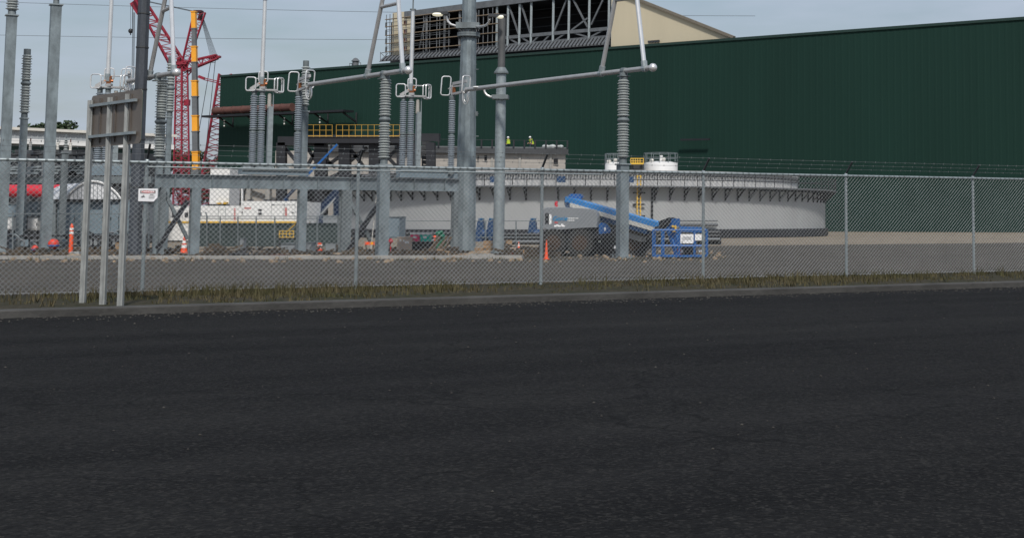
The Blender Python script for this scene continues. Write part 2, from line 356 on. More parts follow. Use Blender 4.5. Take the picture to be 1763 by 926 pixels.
gv_ = gv.build('loose_grit', mat('loose_grit_stone', (0.05, 0.047, 0.042), 0.95, 0, .4, 3.0), None, Vector((0, 0, 0)), 0); gv_['kind'] = 'stuff'
# low concrete edging in front of the structures
e0, e1 = GX(-420, 51.5), GX(900, 52.6)
ed = MB(); ed.bar(e0 + Vector((0, 0, 0.06)), e1 + Vector((0, 0, 0.06)), 0.5, 0.12)
struct('concrete_edging', ed, stone)
# weeds and grass tufts along the verge and around the footings
gm = MB()
def tuft(P, h, n):
    for _ in range(n):
        a = random.uniform(0, 6.28); q = P + Vector((random.gauss(0, 0.09), random.gauss(0, 0.09), 0))
        t = q + Vector((math.cos(a), math.sin(a), 0)) * random.uniform(0.02, 0.5) * h + Vector((0, 0, h * random.uniform(0.5, 1.1)))
        s = Vector((-math.sin(a), math.cos(a), 0)) * 0.012
        gm.add([q - s, q + s, t], [(0, 1, 2)])
for _ in range(2000):
    d = abs(random.gauss(0, 1.8)) - 0.4
    if d > 5.8: continue
    tuft(fpt(random.choice((random.uniform(-14, 40), random.gauss(2, 2), random.gauss(14, 3), random.gauss(25, 2))), d, 0.01), random.choice((.05, .07, .09, .12, .2)) * random.uniform(.7, 1.3), 9)
for _ in range(260):
    tuft(GX(random.uniform(0, 1250), random.uniform(49, 58)), random.uniform(0.06, 0.2), 7)
gw = gm.build('weeds', weed, None, Vector((0, 0, 0)), 0, False); gw['kind'] = 'stuff'
# low mounds of spoil and sand between the footings
mm = MB()
for _ in range(70):
    P = GX(random.uniform(-30, 1000), random.uniform(54, 64)); r = random.uniform(0.15, 0.8)
    mm.ball(P + Vector((0, 0, -r * 0.05)), r, 8, random.uniform(0.1, 0.28))
for _ in range(500):
    P = GX(random.uniform(-30, 1250), random.uniform(47, 66)); r = random.uniform(0.03, 0.11)
    mm.ball(P + Vector((0, 0, r * 0.3)), r, 6, 0.7)
for v in mm.v: v += Vector((random.uniform(-.02, .02), random.uniform(-.02, .02), random.uniform(-.015, .015)))
ms = mm.build('spoil_and_stones', soil, None, Vector((0, 0, 0)), 0); ms['kind'] = 'stuff'

# ------------------------------------------------------------------ trees far behind
def tree(px, Y, py_top, half_px, label, group):
    b = GX(px, Y); h = ZT(py_top, Y); rw = 1.45 * half_px / F * Y
    t = thing('tree', label, 'tree', b, group)
    tr = MB(); tr.tube(b, b + Vector((0.2, 0, h * 0.45)), 0.28, 0.16, 7)
    for k in range(5):
        a = random.uniform(0, 6.28); tr.tube(b + Vector((0.1, 0, h * random.uniform(0.25, 0.42))), b + Vector((math.cos(a) * rw * 0.55, math.sin(a) * rw * 0.55, h * random.uniform(0.55, 0.8))), 0.11, 0.04, 5)
    part('trunk', tr, bark, t)
    cm = MB(); cl = []
    for k in range(22):
        a = random.uniform(0, 6.28); rr = random.uniform(0, 0.85) ** 0.7; zz = random.uniform(0.35, 0.97)
        wd = math.sin(min(1, (1.12 - zz) * 1.9) * math.pi / 2)
        cl.append((b + Vector((math.cos(a) * rw * rr * wd, math.sin(a) * rw * rr * wd, h * zz)), rw * random.uniform(0.22, 0.4)))
    for c, r in cl:
        for _ in range(110):
            d = Vector((random.gauss(0, 1), random.gauss(0, 1), random.gauss(0, 1))).normalized(); p = c + d * r * random.uniform(0.55, 1.05); p.z = min(p.z, h)
            s = random.uniform(0.22, 0.5); u = Vector((random.gauss(0, 1), random.gauss(0, 1), random.gauss(0, 1))).normalized(); v_ = u.cross(d + Vector((0.1, 0.2, 0.3))).normalized()
            cm.add([p - u * s, p + v_ * s * 0.6, p + u * s, p - v_ * s * 0.6], [(0, 1, 2, 3)])
    part('crown', cm, leaf, t, None, 0)
TG = 'trees beyond the site'
for px, Y, pt, hp, lb in [
    (28, 232, 206, 26, 'dark green tree crown over the white shed roof, leftmost of three'),
    (62, 240, 208, 24, 'dark green tree crown over the white shed roof, between the two taller poles'),
    (103, 236, 209, 20, 'low tree crown over the white shed roof near the second pole'),
    (305, 300, 259, 26, 'dark tree low behind the left legs of the red crane mast'),
    (332, 310, 262, 24, 'dark tree low behind the yellow and grey telescopic boom'),
    (360, 305, 258, 26, 'dark tree low behind the right red crane mast near the green hall'),
    (285, 295, 262, 22, 'dark tree low between the white shed end and the red crane')]:
    tree(px, Y, pt, hp, lb, TG)

# ------------------------------------------------------------------ power lines in the sky
for (ya, yb, lb) in [(5, 20.5, 'thin upper power line crossing the sky behind the cranes'), (62, 68, 'thin lower power line crossing the sky behind the cranes')]:
    A, B = W(-400, ya - 400 * (yb - ya) / 660, 330), W(1300, ya + 1300 * (yb - ya) / 660, 330)
    pts = []
    for i in range(31):
        t = i / 30; p = A.lerp(B, t); pts.append(p + Vector((0, 0, -1.2 * 4 * t * (1 - t) + 1.0)))
    single('power_line', MB().path(pts, 0.045, 5), wire_mat, lb, 'power line', A, 'power lines')

# ------------------------------------------------------------------ the dark green hall
HA = W(380, 130, 238); HE = Vector((0.8666, -0.499, 0)); HM = Vector((-0.499, -0.8666, 0))    # HM: out of the wall, towards us
HTOP = HA.z
def PL(px, py, off):
    """point seen at (px, py) on the plane parallel to the wall, off metres behind it"""
    d = W(px, py, 100.0) - Vector((0, 0, CAMH)); o = Vector((0, 0, CAMH))
    q = HA - HM * off; k = (q - o).dot(HM) / d.dot(HM); return o + d * k
hall = thing('green_hall', 'huge dark green metal clad hall filling the background', 'industrial building', Vector((HA.x, HA.y, 0)))
wall = MB(); L = 150.0; ribs = int(L / 0.9); pr = []
for i in range(ribs):
    s = i * 0.9
    pr += [(s, 0), (s + 0.56, 0), (s + 0.62, 0.014), (s + 0.84, 0.014)]
base = Vector((HA.x, HA.y, 0)); vs_ = []
for s, d in pr: vs_ += [base + HE * s + HM * d, base + HE * s + HM * d + Vector((0, 0, HTOP - 0.35))]
wall.add(vs_, [(2 * i, 2 * i + 2, 2 * i + 3, 2 * i + 1) for i in range(len(pr) - 1)])
part('front_wall', wall, green_clad, hall, None, 0)
body = MB(); body.prism([base - HM * 0.1, base - HM * 0.1 + HE * L, base - HM * 70 + HE * L, base - HM * 70], (0, 0, HTOP - 0.45)); part('side_walls', body, green_clad, hall, None, 0)
trim = MB(); trim.bar(base + Vector((0, 0, HTOP - 0.17)), base + HE * L + Vector((0, 0, HTOP - 0.17)), 0.34, 0.34); part('eaves_trim', trim, mat('deep_green_trim', (0.0085, 0.031, 0.025), 0.7), hall, None, 0)

# rust coloured pipe on its bracketed ledge, hung on the hall front
pipe = thing('rusty_pipe', 'large rust brown ribbed pipe lying on the black ledge of the green hall', 'pipe', PL(372, 196, -2.2))
a, b = PL(370, 191.5, -2.3), PL(503, 185, -2.3)
pb = MB(); pb.tube(a, b, 0.60, None, 14)
part('pipe_barrel', pb, rust, pipe)
pc = MB()
for i in range(9):
    p = a.lerp(b, i / 8); d = (b - a).normalized() * 0.08; pc = MB(); pc.tube(p - d, p + d, 0.66, None, 14); part('pipe_collar', pc, rust, pipe)
led = thing('bracket_ledge', 'black steel ledge on angled brackets carrying the rusty pipe', 'ledge', PL(357, 204, -2.6))
a, b = PL(357, 201.5, -2.3), PL(600, 191.5, -2.3)
lm = MB(); lm.bar(a, b, 2.2, 0.32); part('deck', lm, black, led)
for k, px in enumerate((384, 433, 487, 548, 597)):
    p = on_line(a, b, px)
    q = MB(); q.bar(p + HM * 0.9 + Vector((0, 0, -0.2)), p - HM * 1.9 + Vector((0, 0, -1.5)), 0.22, 0.22); q.bar(p - HM * 2.0 + Vector((0, 0, -0.1)), p - HM * 2.0 + Vector((0, 0, -1.7)), 0.2, 0.2)
    br_ = part('bracket', q, black, led)
    if k < 4:
        for dz in (-0.7, -1.15, -1.6): l = MB(); l.ball(p + HM * 0.2 + HE * 0.6 + Vector((0, 0, dz)), 0.14, 8); part('fixing_plate', l, white, br_)
# small dark bracket at the right end and roof-top bits
rb = MB(); rb.bar(PL(1172, 241, -1.0), PL(1222, 240, -1.0), 0.2, 0.25)
single('wall_bracket', rb, black, 'short black arm jutting along the green hall at the right edge', 'bracket', PL(1172, 241, -1.0))
rv = thing('roof_vent', 'small dark vent with guard rails on the green hall roof edge', 'roof vent', PL(612, 113, 3))
q = MB(); p = PL(612, 112, 3); q.lathe([(0.5, -0.6), (0.5, 0.5), (0.7, 0.55), (0.3, 1.0), (0.05, 1.1)], p, 10); part('vent_cowl', q, midgrey, rv)
q = MB()
for px in (602, 606, 617, 621): q.tube(PL(px, 116, 3), PL(px, 109, 3), 0.05, None, 5)
q.tube(PL(602, 110, 3), PL(621, 108.5, 3), 0.05, None, 5); part('guard_rail', q, midgrey, rv)

# ------------------------------------------------------------------ upper bay under construction, behind the hall front
OFF = 10.0
def top(px): return 22 - 0.128 * (px - 700)
def bot(px): return 95 - 0.088 * (px - 700)
bay = thing('unfinished_upper_bay', 'open grey steel skeleton of an unfinished bay above the green hall', 'building under construction', PL(868, 90, OFF) * 1.0)
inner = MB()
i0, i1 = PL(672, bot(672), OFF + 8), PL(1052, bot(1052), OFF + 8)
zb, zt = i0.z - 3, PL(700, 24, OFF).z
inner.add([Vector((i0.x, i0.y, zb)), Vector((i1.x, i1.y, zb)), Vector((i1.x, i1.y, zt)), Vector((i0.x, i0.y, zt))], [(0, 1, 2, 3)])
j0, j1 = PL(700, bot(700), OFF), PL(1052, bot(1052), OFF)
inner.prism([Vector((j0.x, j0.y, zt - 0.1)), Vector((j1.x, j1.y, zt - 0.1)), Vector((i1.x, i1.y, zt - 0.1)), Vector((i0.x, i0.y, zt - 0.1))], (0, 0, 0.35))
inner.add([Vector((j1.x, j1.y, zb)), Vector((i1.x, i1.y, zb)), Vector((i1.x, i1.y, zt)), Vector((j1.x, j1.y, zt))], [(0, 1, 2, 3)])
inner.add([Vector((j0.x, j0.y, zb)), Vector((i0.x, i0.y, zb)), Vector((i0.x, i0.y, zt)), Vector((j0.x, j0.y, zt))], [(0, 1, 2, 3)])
part('interior_lining', inner, dark_void, bay, None, 0)  # walls coloured near-black so the bay reads as unlit inside
ch = MB(); ch.bar(PL(698, top(698) + 4, OFF - .3), PL(1062, top(1062) + 4, OFF - .3), 0.6, 1.0); part('top_chord', ch, midgrey, bay, None, 0)
steel = galv_light
for y_, h in ((0, 0.55), (-14.5, 0.5)):
    ch = MB(); ch.bar(PL(868 if y_ else 700, bot(868 if y_ else 700) + y_, OFF), PL(1050, bot(1050) + y_, OFF), 0.4, h); part('floor_chord', ch, midgrey, bay, None, 0)
for px in (712, 734, 765, 791, 819, 855, 874, 894, 914, 952, 979, 1014, 1048):
    c_ = MB(); c_.bar(PL(px, bot(px), OFF - .1), PL(px + 1.2, top(px) + 6, OFF - .1), 0.32, 0.32); part('column', c_, galv_light if px > 840 else midgrey, bay, None, 0)
for (xa, fa, xb, fb) in [(734, .95, 722, .1), (791, .3, 812, .95), (876, .95, 893, .25), (897, .95, 913, .25), (955, .25, 977, .95), (984, .97, 1012, .25), (1018, .3, 1045, .97), (897, .18, 913, .02), (876, .18, 893, .02), (916, .02, 931, .2), (935, .02, 950, .2), (955, .02, 978, .2), (984, .18, 1012, .04), (1018, .04, 1046, .2), (984, .22, 1012, .45), (800, .1, 816, .6)]:
    yy = lambda x, f_: bot(x) + (top(x) + 6 - bot(x)) * f_
    q = MB(); q.bar(PL(xa, yy(xa, fa), OFF), PL(xb, yy(xb, fb), OFF), 0.2, 0.24); part('diagonal_brace', q, midgrey, bay, None, 0)
q = MB()
for f_ in (.34, .52, .7):
    q.tube(PL(868, bot(868) + (top(868) - bot(868)) * f_, OFF + 3), PL(1050, bot(1050) + (top(1050) - bot(1050)) * f_, OFF + 3), 0.07, None, 5)
    q.tube(PL(712, bot(712) + (top(712) - bot(712)) * f_, OFF + 5), PL(860, bot(860) + (top(860) - bot(860)) * f_, OFF + 5), 0.14, None, 5)
part('inner_pipes', q, charcoal, bay)
# sloping strip of rafters at the foot of the bay
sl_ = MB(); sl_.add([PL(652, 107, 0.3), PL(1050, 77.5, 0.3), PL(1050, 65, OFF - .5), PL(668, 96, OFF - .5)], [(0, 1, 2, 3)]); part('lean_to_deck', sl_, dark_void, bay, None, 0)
rf = MB()
for i in range(62):
    px = 656 + i * 6.25; pb_ = 106.7 - (px - 652) * 0.0741
    rf.bar(PL(px, pb_ - 0.4, 0.2) + Vector((0, 0, 0.1)), PL(px + 8.5, bot(px + 8.5) + 1, OFF - .6) + Vector((0, 0, 0.15)), 0.28, 0.2)
part('lean_to_rafters', rf, midgrey, bay, None, 0)
bp_ = MB(); a, b = PL(676, 96, OFF - .4), PL(706, 94, OFF - .4)
bp_.prism([PL(674, 97, OFF - .4), PL(708, 94.5, OFF - .4), PL(708, 19, OFF - .4), PL(676, 23, OFF - .4)], -HM * 0.4)
part('beige_wall_panel', bp_, beige, bay, None, 0)
# beige gable of the next bay
gab = thing('beige_gable_building', 'tall beige clad gable rising behind the green hall at the right', 'building', PL(1052, 78, 1.2) )
gp = MB(); pl_ = [PL(1052, 82, 1.2), PL(1053, -17, 1.2), PL(1262, 65.5, 1.2), PL(1262, 70, 1.2)]
gp.prism(pl_, Vector((-.06, 1, 0)) * 30); part('gable_wall', gp, beige, gab, None, 0)
gt = MB(); gt.bar(PL(1053, -18.5, 1.1), PL(1264, 65, 1.1), 0.6, 0.35); part('verge_trim', gt, mat('brown_verge_trim', (0.16, 0.14, 0.11), 0.6), gab, None, 0)
gt2 = MB()
for px in (1118, 1123, 1128, 1133): gt2.bar(PL(px - 2, 72.6 - (px - 1118) * .075, .9), PL(px + 2, 72.4 - (px - 1118) * .075, .9), 0.25, 0.3)
part('base_flashing', gt2, charcoal, gab, None, 0)

# ------------------------------------------------------------------ scaffolding at the left end of the bay
sc = thing('scaffolding', 'tube scaffolding with timber decks around the beige corner panel', 'scaffolding', PL(664, 104, OFF - 2.5))
so_ = OFF - 2.2
for px, y0, y1 in [(665, 26, 104), (671, 25, 103), (677, 24, 99), (699, 22, 97), (729, 27, 95), (740, 27, 94), (752, 26, 93), (757, 26, 92), (773, 24, 91), (824, 18, 86), (832, 17, 86), (840, 16, 85), (848, 14, 84)]:
    q = MB(); q.tube(PL(px - .5, y1, so_), PL(px + .5, y0, so_), 0.06, None, 5); part('standard', q, midgrey, sc)
def sct(px, f_): return bot(px) + (top(px) + 6 - bot(px)) * f_
for f_ in (.12, .34, .55, .78, .97):
    q = MB(); q.bar(PL(664, sct(664, f_), so_), PL(795, sct(795, f_), so_), 0.4, 0.085); part('timber_deck', q, board_grey, sc, None, 0)
    if f_ < .9:
        q = MB(); q.bar(PL(822, sct(822, f_), so_), PL(858, sct(858, f_), so_), 0.4, 0.085); part('timber_deck', q, board_grey, sc, None, 0)
q = MB()
for f_ in (.22, .27, .44, .49, .66, .7, .88):
    q.tube(PL(664, sct(664, f_), so_), PL(730, sct(730, f_), so_), 0.04, None, 5)
    q.tube(PL(728, sct(728, f_), so_), PL(775, sct(775, f_), so_), 0.035, None, 5)
q.tube(PL(655, 106, so_), PL(655, 90, so_), 0.05, None, 5); q.tube(PL(655, 92, so_), PL(677, 88, so_), 0.05, None, 5); q.tube(PL(656, 105, so_), PL(668, 92, so_), 0.05, None, 5); q.tube(PL(668, 104, so_), PL(656, 92, so_), 0.05, None, 5)
part('ledgers', q, midgrey, sc)
q = MB()
for f_ in (.12, .34, .55, .78):
    for px in (697, 699): q.box(PL(px, sct(px, f_ + .045), so_ + .3), (0.3, 0.3, 0.8))
part('ladder_gates', q, rust, sc)
q = MB()
for px in (664, 664.8, 665.6):
    for f_ in (.16, .38, .6, .8): q.box(PL(px, sct(px, f_ + .03), so_), (0.12, 0.12, 0.8))
part('tie_clamps', q, charcoal, sc)

# ------------------------------------------------------------------ cranes
def lattice(p0, p1, w0, w1, nseg, rc, rd, side, mb):
    d = (p1 - p0).normalized(); x = side.normalized(); y = d.cross(x).normalized()
    cn = []
    for i in range(nseg + 1):
        t = i / nseg; c = p0.lerp(p1, t); w_ = w0 + (w1 - w0) * t
        cn.append([c + (x * a + y * b) * w_ / 2 for a, b in ((-1, -1), (1, -1), (1, 1), (-1, 1))])
    for k in range(4): mb.bar(cn[0][k], cn[-1][k], rc, rc)
    for i in range(nseg):
        for k in range(4):
            j = (k + 1) % 4
            if (i + k) % 2: mb.bar(cn[i][k], cn[i + 1][j], rd, rd)
            else: mb.bar(cn[i][j], cn[i + 1][k], rd, rd)
            if i % 4 == 0: mb.bar(cn[i][k], cn[i][j], rd, rd)
    return mb
YC = 262.0; XS = Vector((1, 0.35, 0))
crane = thing('lattice_crane', 'tall red lattice crawler crane with luffing jib rising left of the green hall', 'crane', GX(316, YC))
NODE = W(313, 116, YC)
def cpart(name, *args): part(name, lattice(*args, MB()), red_paint, crane, None, 0)
cpart('mast', GX(305, YC), NODE + Vector((-.55, 0, 0)), 1.5, .9, 44, 0.22, 0.11, XS)
cpart('mast', GX(320, YC), NODE + Vector((.55, 0, 0)), 1.5, .9, 44, 0.22, 0.11, XS)
cpart('luffing_jib', NODE + Vector((-0.6, 0, 0.2)), W(236, -8, YC), 2.7, 1.6, 20, 0.23, 0.11, XS)
cpart('rear_strut', NODE + Vector((0.4, 0, 0)), W(344, 22, YC), 1.0, 1.9, 12, 0.24, 0.1, XS)
cpart('back_strut', NODE + Vector((0.4, 0, 0)), W(374, 98, YC), 1.6, 0.7, 9, 0.24, 0.1, Vector((0, 1, 0)))
q = MB(); q.bar(W(303, 109, YC), W(322, 111, YC), 1.0, 0.6); q.bar(W(306, 119, YC), W(309, 100, YC), .6, 0.5); q.bar(W(316, 121, YC), W(308, 102, YC), .7, .7); part('knuckle', q, red_paint, crane, None, 0)
q = MB(); q.bar(W(335, 20.5, YC), W(348.5, 20.5, YC), 1.2, 0.4); q.bar(W(347.5, 20, YC), W(343, 36, YC), 0.8, 0.5); part('strut_head', q, mat('dark_maroon_paint', (0.05, 0.01, 0.015), 0.5), crane, None, 0)
q = MB(); q.prism([W(358, 97, YC), W(378, 96, YC), W(378, 99, YC), W(366, 103, YC), W(356, 101, YC)], (0, 0.9, 0)); part('strut_tip', q, red_paint, crane, None, 0)
q = MB(); q.prism([W(223, 7, YC), W(238, -4, YC), W(236, 26, YC)], (0, 1.2, 0)); part('jib_head', q, red_paint, crane, None, 0)
q = MB()
for k in range(7):
    q.tube(W(344.5 + k * .6, 26, YC), W(362 + k * 1.9, 96, YC), 0.035, None, 4)
for s in (0, 1.2): q.tube(W(256, 3 + s, YC), W(335, 20 + s, YC), 0.05, None, 4)
q.tube(W(228, 8, YC), W(228, 54, YC), 0.035, None, 4); q.tube(W(228.8, 8, YC), W(228.8, 54, YC), 0.035, None, 4)
q.tube(W(229, 22, YC), W(226.5, 160, YC), 0.05, None, 4); q.tube(W(232, 22, YC), W(229.8, 160, YC), 0.05, None, 4); q.tube(W(230.5, 22, YC), W(228.2, 160, YC), 0.04, None, 4)
q.tube(W(363.5, 103, YC), W(330, 300, YC), 0.06, None, 4); q.tube(W(371, 102, YC), W(351, 290, YC), 0.06, None, 4); q.tube(W(363, 108, YC), W(371, 108, YC), 0.05, None, 4)
part('pendant_ropes', q, charcoal, crane)
q = MB(); q.bar(W(319, 120, YC), W(332, 126, YC), 0.16); q.bar(W(320, 135, YC), W(334, 118, YC), 0.18); q.bar(W(342, 132, YC), W(352, 136, YC), 0.5, 0.5); q.tube(W(352, 135, YC), W(400, 146, YC), 0.08, None, 4); q.tube(W(352, 138, YC), W(400, 149, YC), 0.08, None, 4)
part('stay_bars', q, red_paint, crane, None, 0)
q = MB(); q.ball(W(224.8, 54, YC), 0.42, 10, 1.1); q.tube(W(224.8, 56, YC), W(224.8, 61, YC), 0.1, None, 6); q.tube(W(224.8, 8, YC), W(224.8, 52, YC), 0.03, None, 4)
part('hook_block', q, black, crane)
q = MB(); bz = GX(313, YC); q.box(bz + Vector((3, 1, 2.0)), (9, 4, 2.2)); q.box(bz + Vector((0, -2.6, 0.8)), (9, 1.3, 1.6)); q.box(bz + Vector((0, 3.6, 0.8)), (9, 1.3, 1.6)); part('crawler_base', q, red_paint, crane, None, 0)
q = MB(); q.bar(W(306, 175, YC), W(320, 176, YC), 0.2); q.box(W(322, 177, YC), (0.9, 0.9, 1.1)); part('mast_platform', q, red_paint, crane, None, 0)
crane2 = thing('lattice_crane', 'second red lattice boom leaning up behind the left corner of the green hall', 'crane', GX(345, 275))
part('boom', lattice(W(348, 400, 275), W(388, 128, 275), 3.4, 2.2, 30, 0.32, 0.14, XS, MB()), red_paint, crane2, None, 0)
q = MB(); bz = GX(346, 275); q.box(bz + Vector((2, 1, 2.0)), (9, 4, 2.4)); q.box(bz + Vector((0, -2.4, 0.8)), (9, 1.3, 1.6)); q.box(bz + Vector((0, 3.4, 0.8)), (9, 1.3, 1.6)); part('crawler_base', q, red_paint, crane2, None, 0)
YT = 225.0
tel = thing('telescopic_crane', 'slim telescopic crane boom in yellow and grey sections beside the red crane', 'crane', GX(337.5, YT))
for i, (y0, y1, x0, x1, c_, w_) in enumerate([(20, 49, 333.6, 334.2, craneyellow, 0.66), (49, 80, 334.2, 334.6, midgrey, 0.62), (80, 107, 334.6, 335.0, craneyellow, 0.72), (107, 139, 335.0, 335.4, midgrey, 0.7), (139, 166, 335.4, 335.9, craneyellow, 0.8), (166, 199, 335.9, 336.4, midgrey, 0.78), (199, 226, 336.4, 336.8, craneyellow, 0.84), (226, 261, 336.8, 337.2, midgrey, 0.84), (261, 292, 337.2, 337.6, craneyellow, 0.9)]):
    q = MB(); q.bar(W(x0, y0, YT), W(x1, y1, YT), w_, w_, (0, 1, 0)); q.bar(W(x0, y0, YT), W(x0, y0 + 1.8, YT), w_ + .16, w_ + .16, (0, 1, 0)); part('boom_section', q, c_, tel, 'yellow boom section' if c_ is craneyellow else 'grey boom section', 0)
q = MB(); q.bar(W(337.6, 292, YT), GX(338, YT) + Vector((0, 0, 1.5)), 1.1, 1.1, (0, 1, 0)); part('boom_section', q, midgrey, tel, 'grey boom section', 0)
q = MB(); bz = GX(338, YT); q.box(bz + Vector((1, 0, 1.2)), (9, 2.6, 1.2)); q.box(bz + Vector((-2.5, 0, 2.3)), (2.2, 2.4, 1.5)); part('carrier', q, craneyellow, tel, None, 0)
q = MB()
for dx in (-2.6, -.8, 2, 3.8):
    for dy in (-1.2, 1.2): q.tube(bz + Vector((1 + dx, dy - .2, .62)), bz + Vector((1 + dx, dy + .2, .62)), 0.62, None, 14)
part('wheels', q, rubber, tel)

# ------------------------------------------------------------------ white shed far left
sh = thing('white_shed', 'long low white metal shed with pale eaves behind the switchyard at the left', 'building', GX(150, 160))
a, b = GX(-180, 150), GX(291, 172); zt = ZT(219, 158)
ux = (b - a).normalized(); un = Vector((-ux.y, ux.x, 0))
q = MB(); Ls = (b - a).length; pr = []
n_ = int(Ls / 0.6)
for i in range(n_): pr += [(i * .6, 0), (i * .6 + .4, 0), (i * .6 + .43, .05), (i * .6 + .57, .05)]
vs_ = []
zb_ = ZT(249, 158)
for s, d in pr: vs_ += [a + ux * s - un * (d + .02) + Vector((0, 0, zb_)), a + ux * s - un * (d + .02) + Vector((0, 0, zt - .1))]
q.add(vs_, [(2 * i, 2 * i + 2, 2 * i + 3, 2 * i + 1) for i in range(len(pr) - 1)])
part('wall_cladding', q, mat('shed_white_cladding', (0.30, 0.32, 0.335), 0.5, 0, .1, .4), sh, None, 0)
q = MB(); q.prism([a + un * .1, b + un * .1, b + un * 26, a + un * 26], (0, 0, zb_)); part('lower_wall', q, mat('shed_dark_green_base', (0.011, 0.036, 0.030), 0.6), sh, None, 0)
q = MB(); q.prism([a + un * .1 + Vector((0, 0, zb_)), b + un * .1 + Vector((0, 0, zb_)), b + un * 26 + Vector((0, 0, zb_)), a + un * 26 + Vector((0, 0, zb_))], (0, 0, zt - zb_ - .2)); part('upper_wall', q, offwhite, sh, None, 0)
q = MB(); q.prism([a - ux * .3 - un * .5 + Vector((0, 0, zt)), a - ux * .3 + un * 13 + Vector((0, 0, zt + .45)), a - ux * .3 + un * 13 + Vector((0, 0, zt + .1)), a - ux * .3 - un * .5 + Vector((0, 0, zt - .3))], ux * (Ls + .6)); part('roof', q, offwhite, sh, None, 0)
q = MB(); q.bar(a - un * .3 + Vector((0, 0, zb_ + .4)), b - un * .3 + Vector((0, 0, zb_ + .4)), .3, .55); part('white_band', q, white, sh, None, 0)
for i in range(0):
    s = Ls * (.4 + .09 * i); q = MB(); q.box(a + ux * s - un * .06 + Vector((0, 0, zb_ + 2.0)), (.9, .1, 1.1), math.atan2(ux.y, ux.x)); part('window', q, charcoal, sh, None, 0)

# ------------------------------------------------------------------ blockwork buildings
def pxwall(mb, x0, x1, y0, y1, Y0, Y1, th):
    a, b = GX(x0, Y0), GX(x1, Y1); zt = ZT(y0, (Y0 + Y1) / 2); zb = 0 if y1 is None else ZT(y1, (Y0 + Y1) / 2)
    d = (b - a).normalized(); n = Vector((-d.y, d.x, 0))
    mb.prism([a + Vector((0, 0, zb)), b + Vector((0, 0, zb)), b + n * th + Vector((0, 0, zb)), a + n * th + Vector((0, 0, zb))], (0, 0, zt - zb)); return mb
bk = thing('blockwork_building', 'long grey blockwork building under a dark slab roof in front of the green hall', 'building', GX(760, 155))
part('wall', pxwall(MB(), 470, 972, 262, None, 150, 156, 16), blockwork, bk, None, 0)
rl = MB(); a, b = GX(560, 150.6), GX(975, 155.6); za, zc = ZT(256, 150), ZT(261, 156)
rl.bar(a + Vector((0, .5, za)), b + Vector((0, .5, zc)), 1.2, .6); part('roof_slab', rl, charcoal, bk, None, 0)
rp = MB(); rp.prism([GX(560, 150.6) + Vector((0, 0, za + .3)), GX(975, 155.7) + Vector((0, 0, zc + .3)), GX(975, 170) + Vector((0, 0, zc + .3)), GX(560, 166) + Vector((0, 0, za + .3))], (0, 0, .12)); part('roof_deck', rp, midgrey, bk, None, 0)
for i in range(23):
    px = 566 + i * 18.6; t = (px - 560) / 415; p = GX(px, 150.2 + 5.2 * t); z = za + (zc - za) * t + .4
    q = MB(); q.bar(p + Vector((0, 0, z)), p + Vector((0, 0, z + .75)), .16, .16); part('edge_post', q, black, bk, None, 0)
q = MB(); q.tube(GX(566, 150.2) + Vector((0, 0, za + 1.1)), GX(975, 155.4) + Vector((0, 0, zc + 1.1)), .02, None, 4); part('edge_line', q, charcoal, bk, None, 0)
for (x0, x1, y0, y1) in [(819, 824, 268, 277), (831, 838.5, 268, 277), (953, 960.5, 273, 283), (560, 566, 266, 285), (640, 646, 270, 284), (722, 729, 267, 290)]:
    q = MB(); t = (x0 - 470) / 502; Yw = 150 + 6 * t
    boxpx(q, x0, x1, y0, y1, Yw - .04, .3); f_ = part('window', q, dark_void, bk, None, 0)
    q = MB(); boxpx(q, x0 - .6, x1 + .6, y1, y1 + 1.0, Yw - .12, .4); q2 = part('sill', q, stone, f_, None, 0)
for px in (845, 893, 946, 700, 620, 590): q = MB(); boxpx(q, px, px + 4, 263, None, 150 + 6 * (px - 470) / 502 - .16, .3); part('pilaster', q, stone, bk, None, 0)
q = MB()
for _ in range(14): q.ball(PZ(random.uniform(938, 968), 155.5, zc + .5), random.uniform(.15, .4), 8, .7)
part('roof_clutter', q, bagclear, bk)
bk2 = thing('blockwork_building', 'small blockwork building with a dark doorway behind the white containers', 'building', GX(450, 140))
part('wall', pxwall(MB(), 391, 512, 298, None, 140, 142, 10), blockwork, bk2, None, 0)
q = MB(); boxpx(q, 408, 420.5, 327, 353, 140.2, .35); d_ = part('doorway', q, dark_void, bk2, None, 0)  # near-black block in place of the shaded opening
q = MB(); boxpx(q, 406.5, 422, 325.3, 327, 140.1, .5); part('lintel', q, stone, d_, None, 0)
q = MB()
for px in (425, 458): boxpx(q, px, px + 7, 300, None, 139.9, .5)
boxpx(q, 391, 512, 321, 323.5, 139.95, .4); part('pilasters', q, stone, bk2, None, 0)

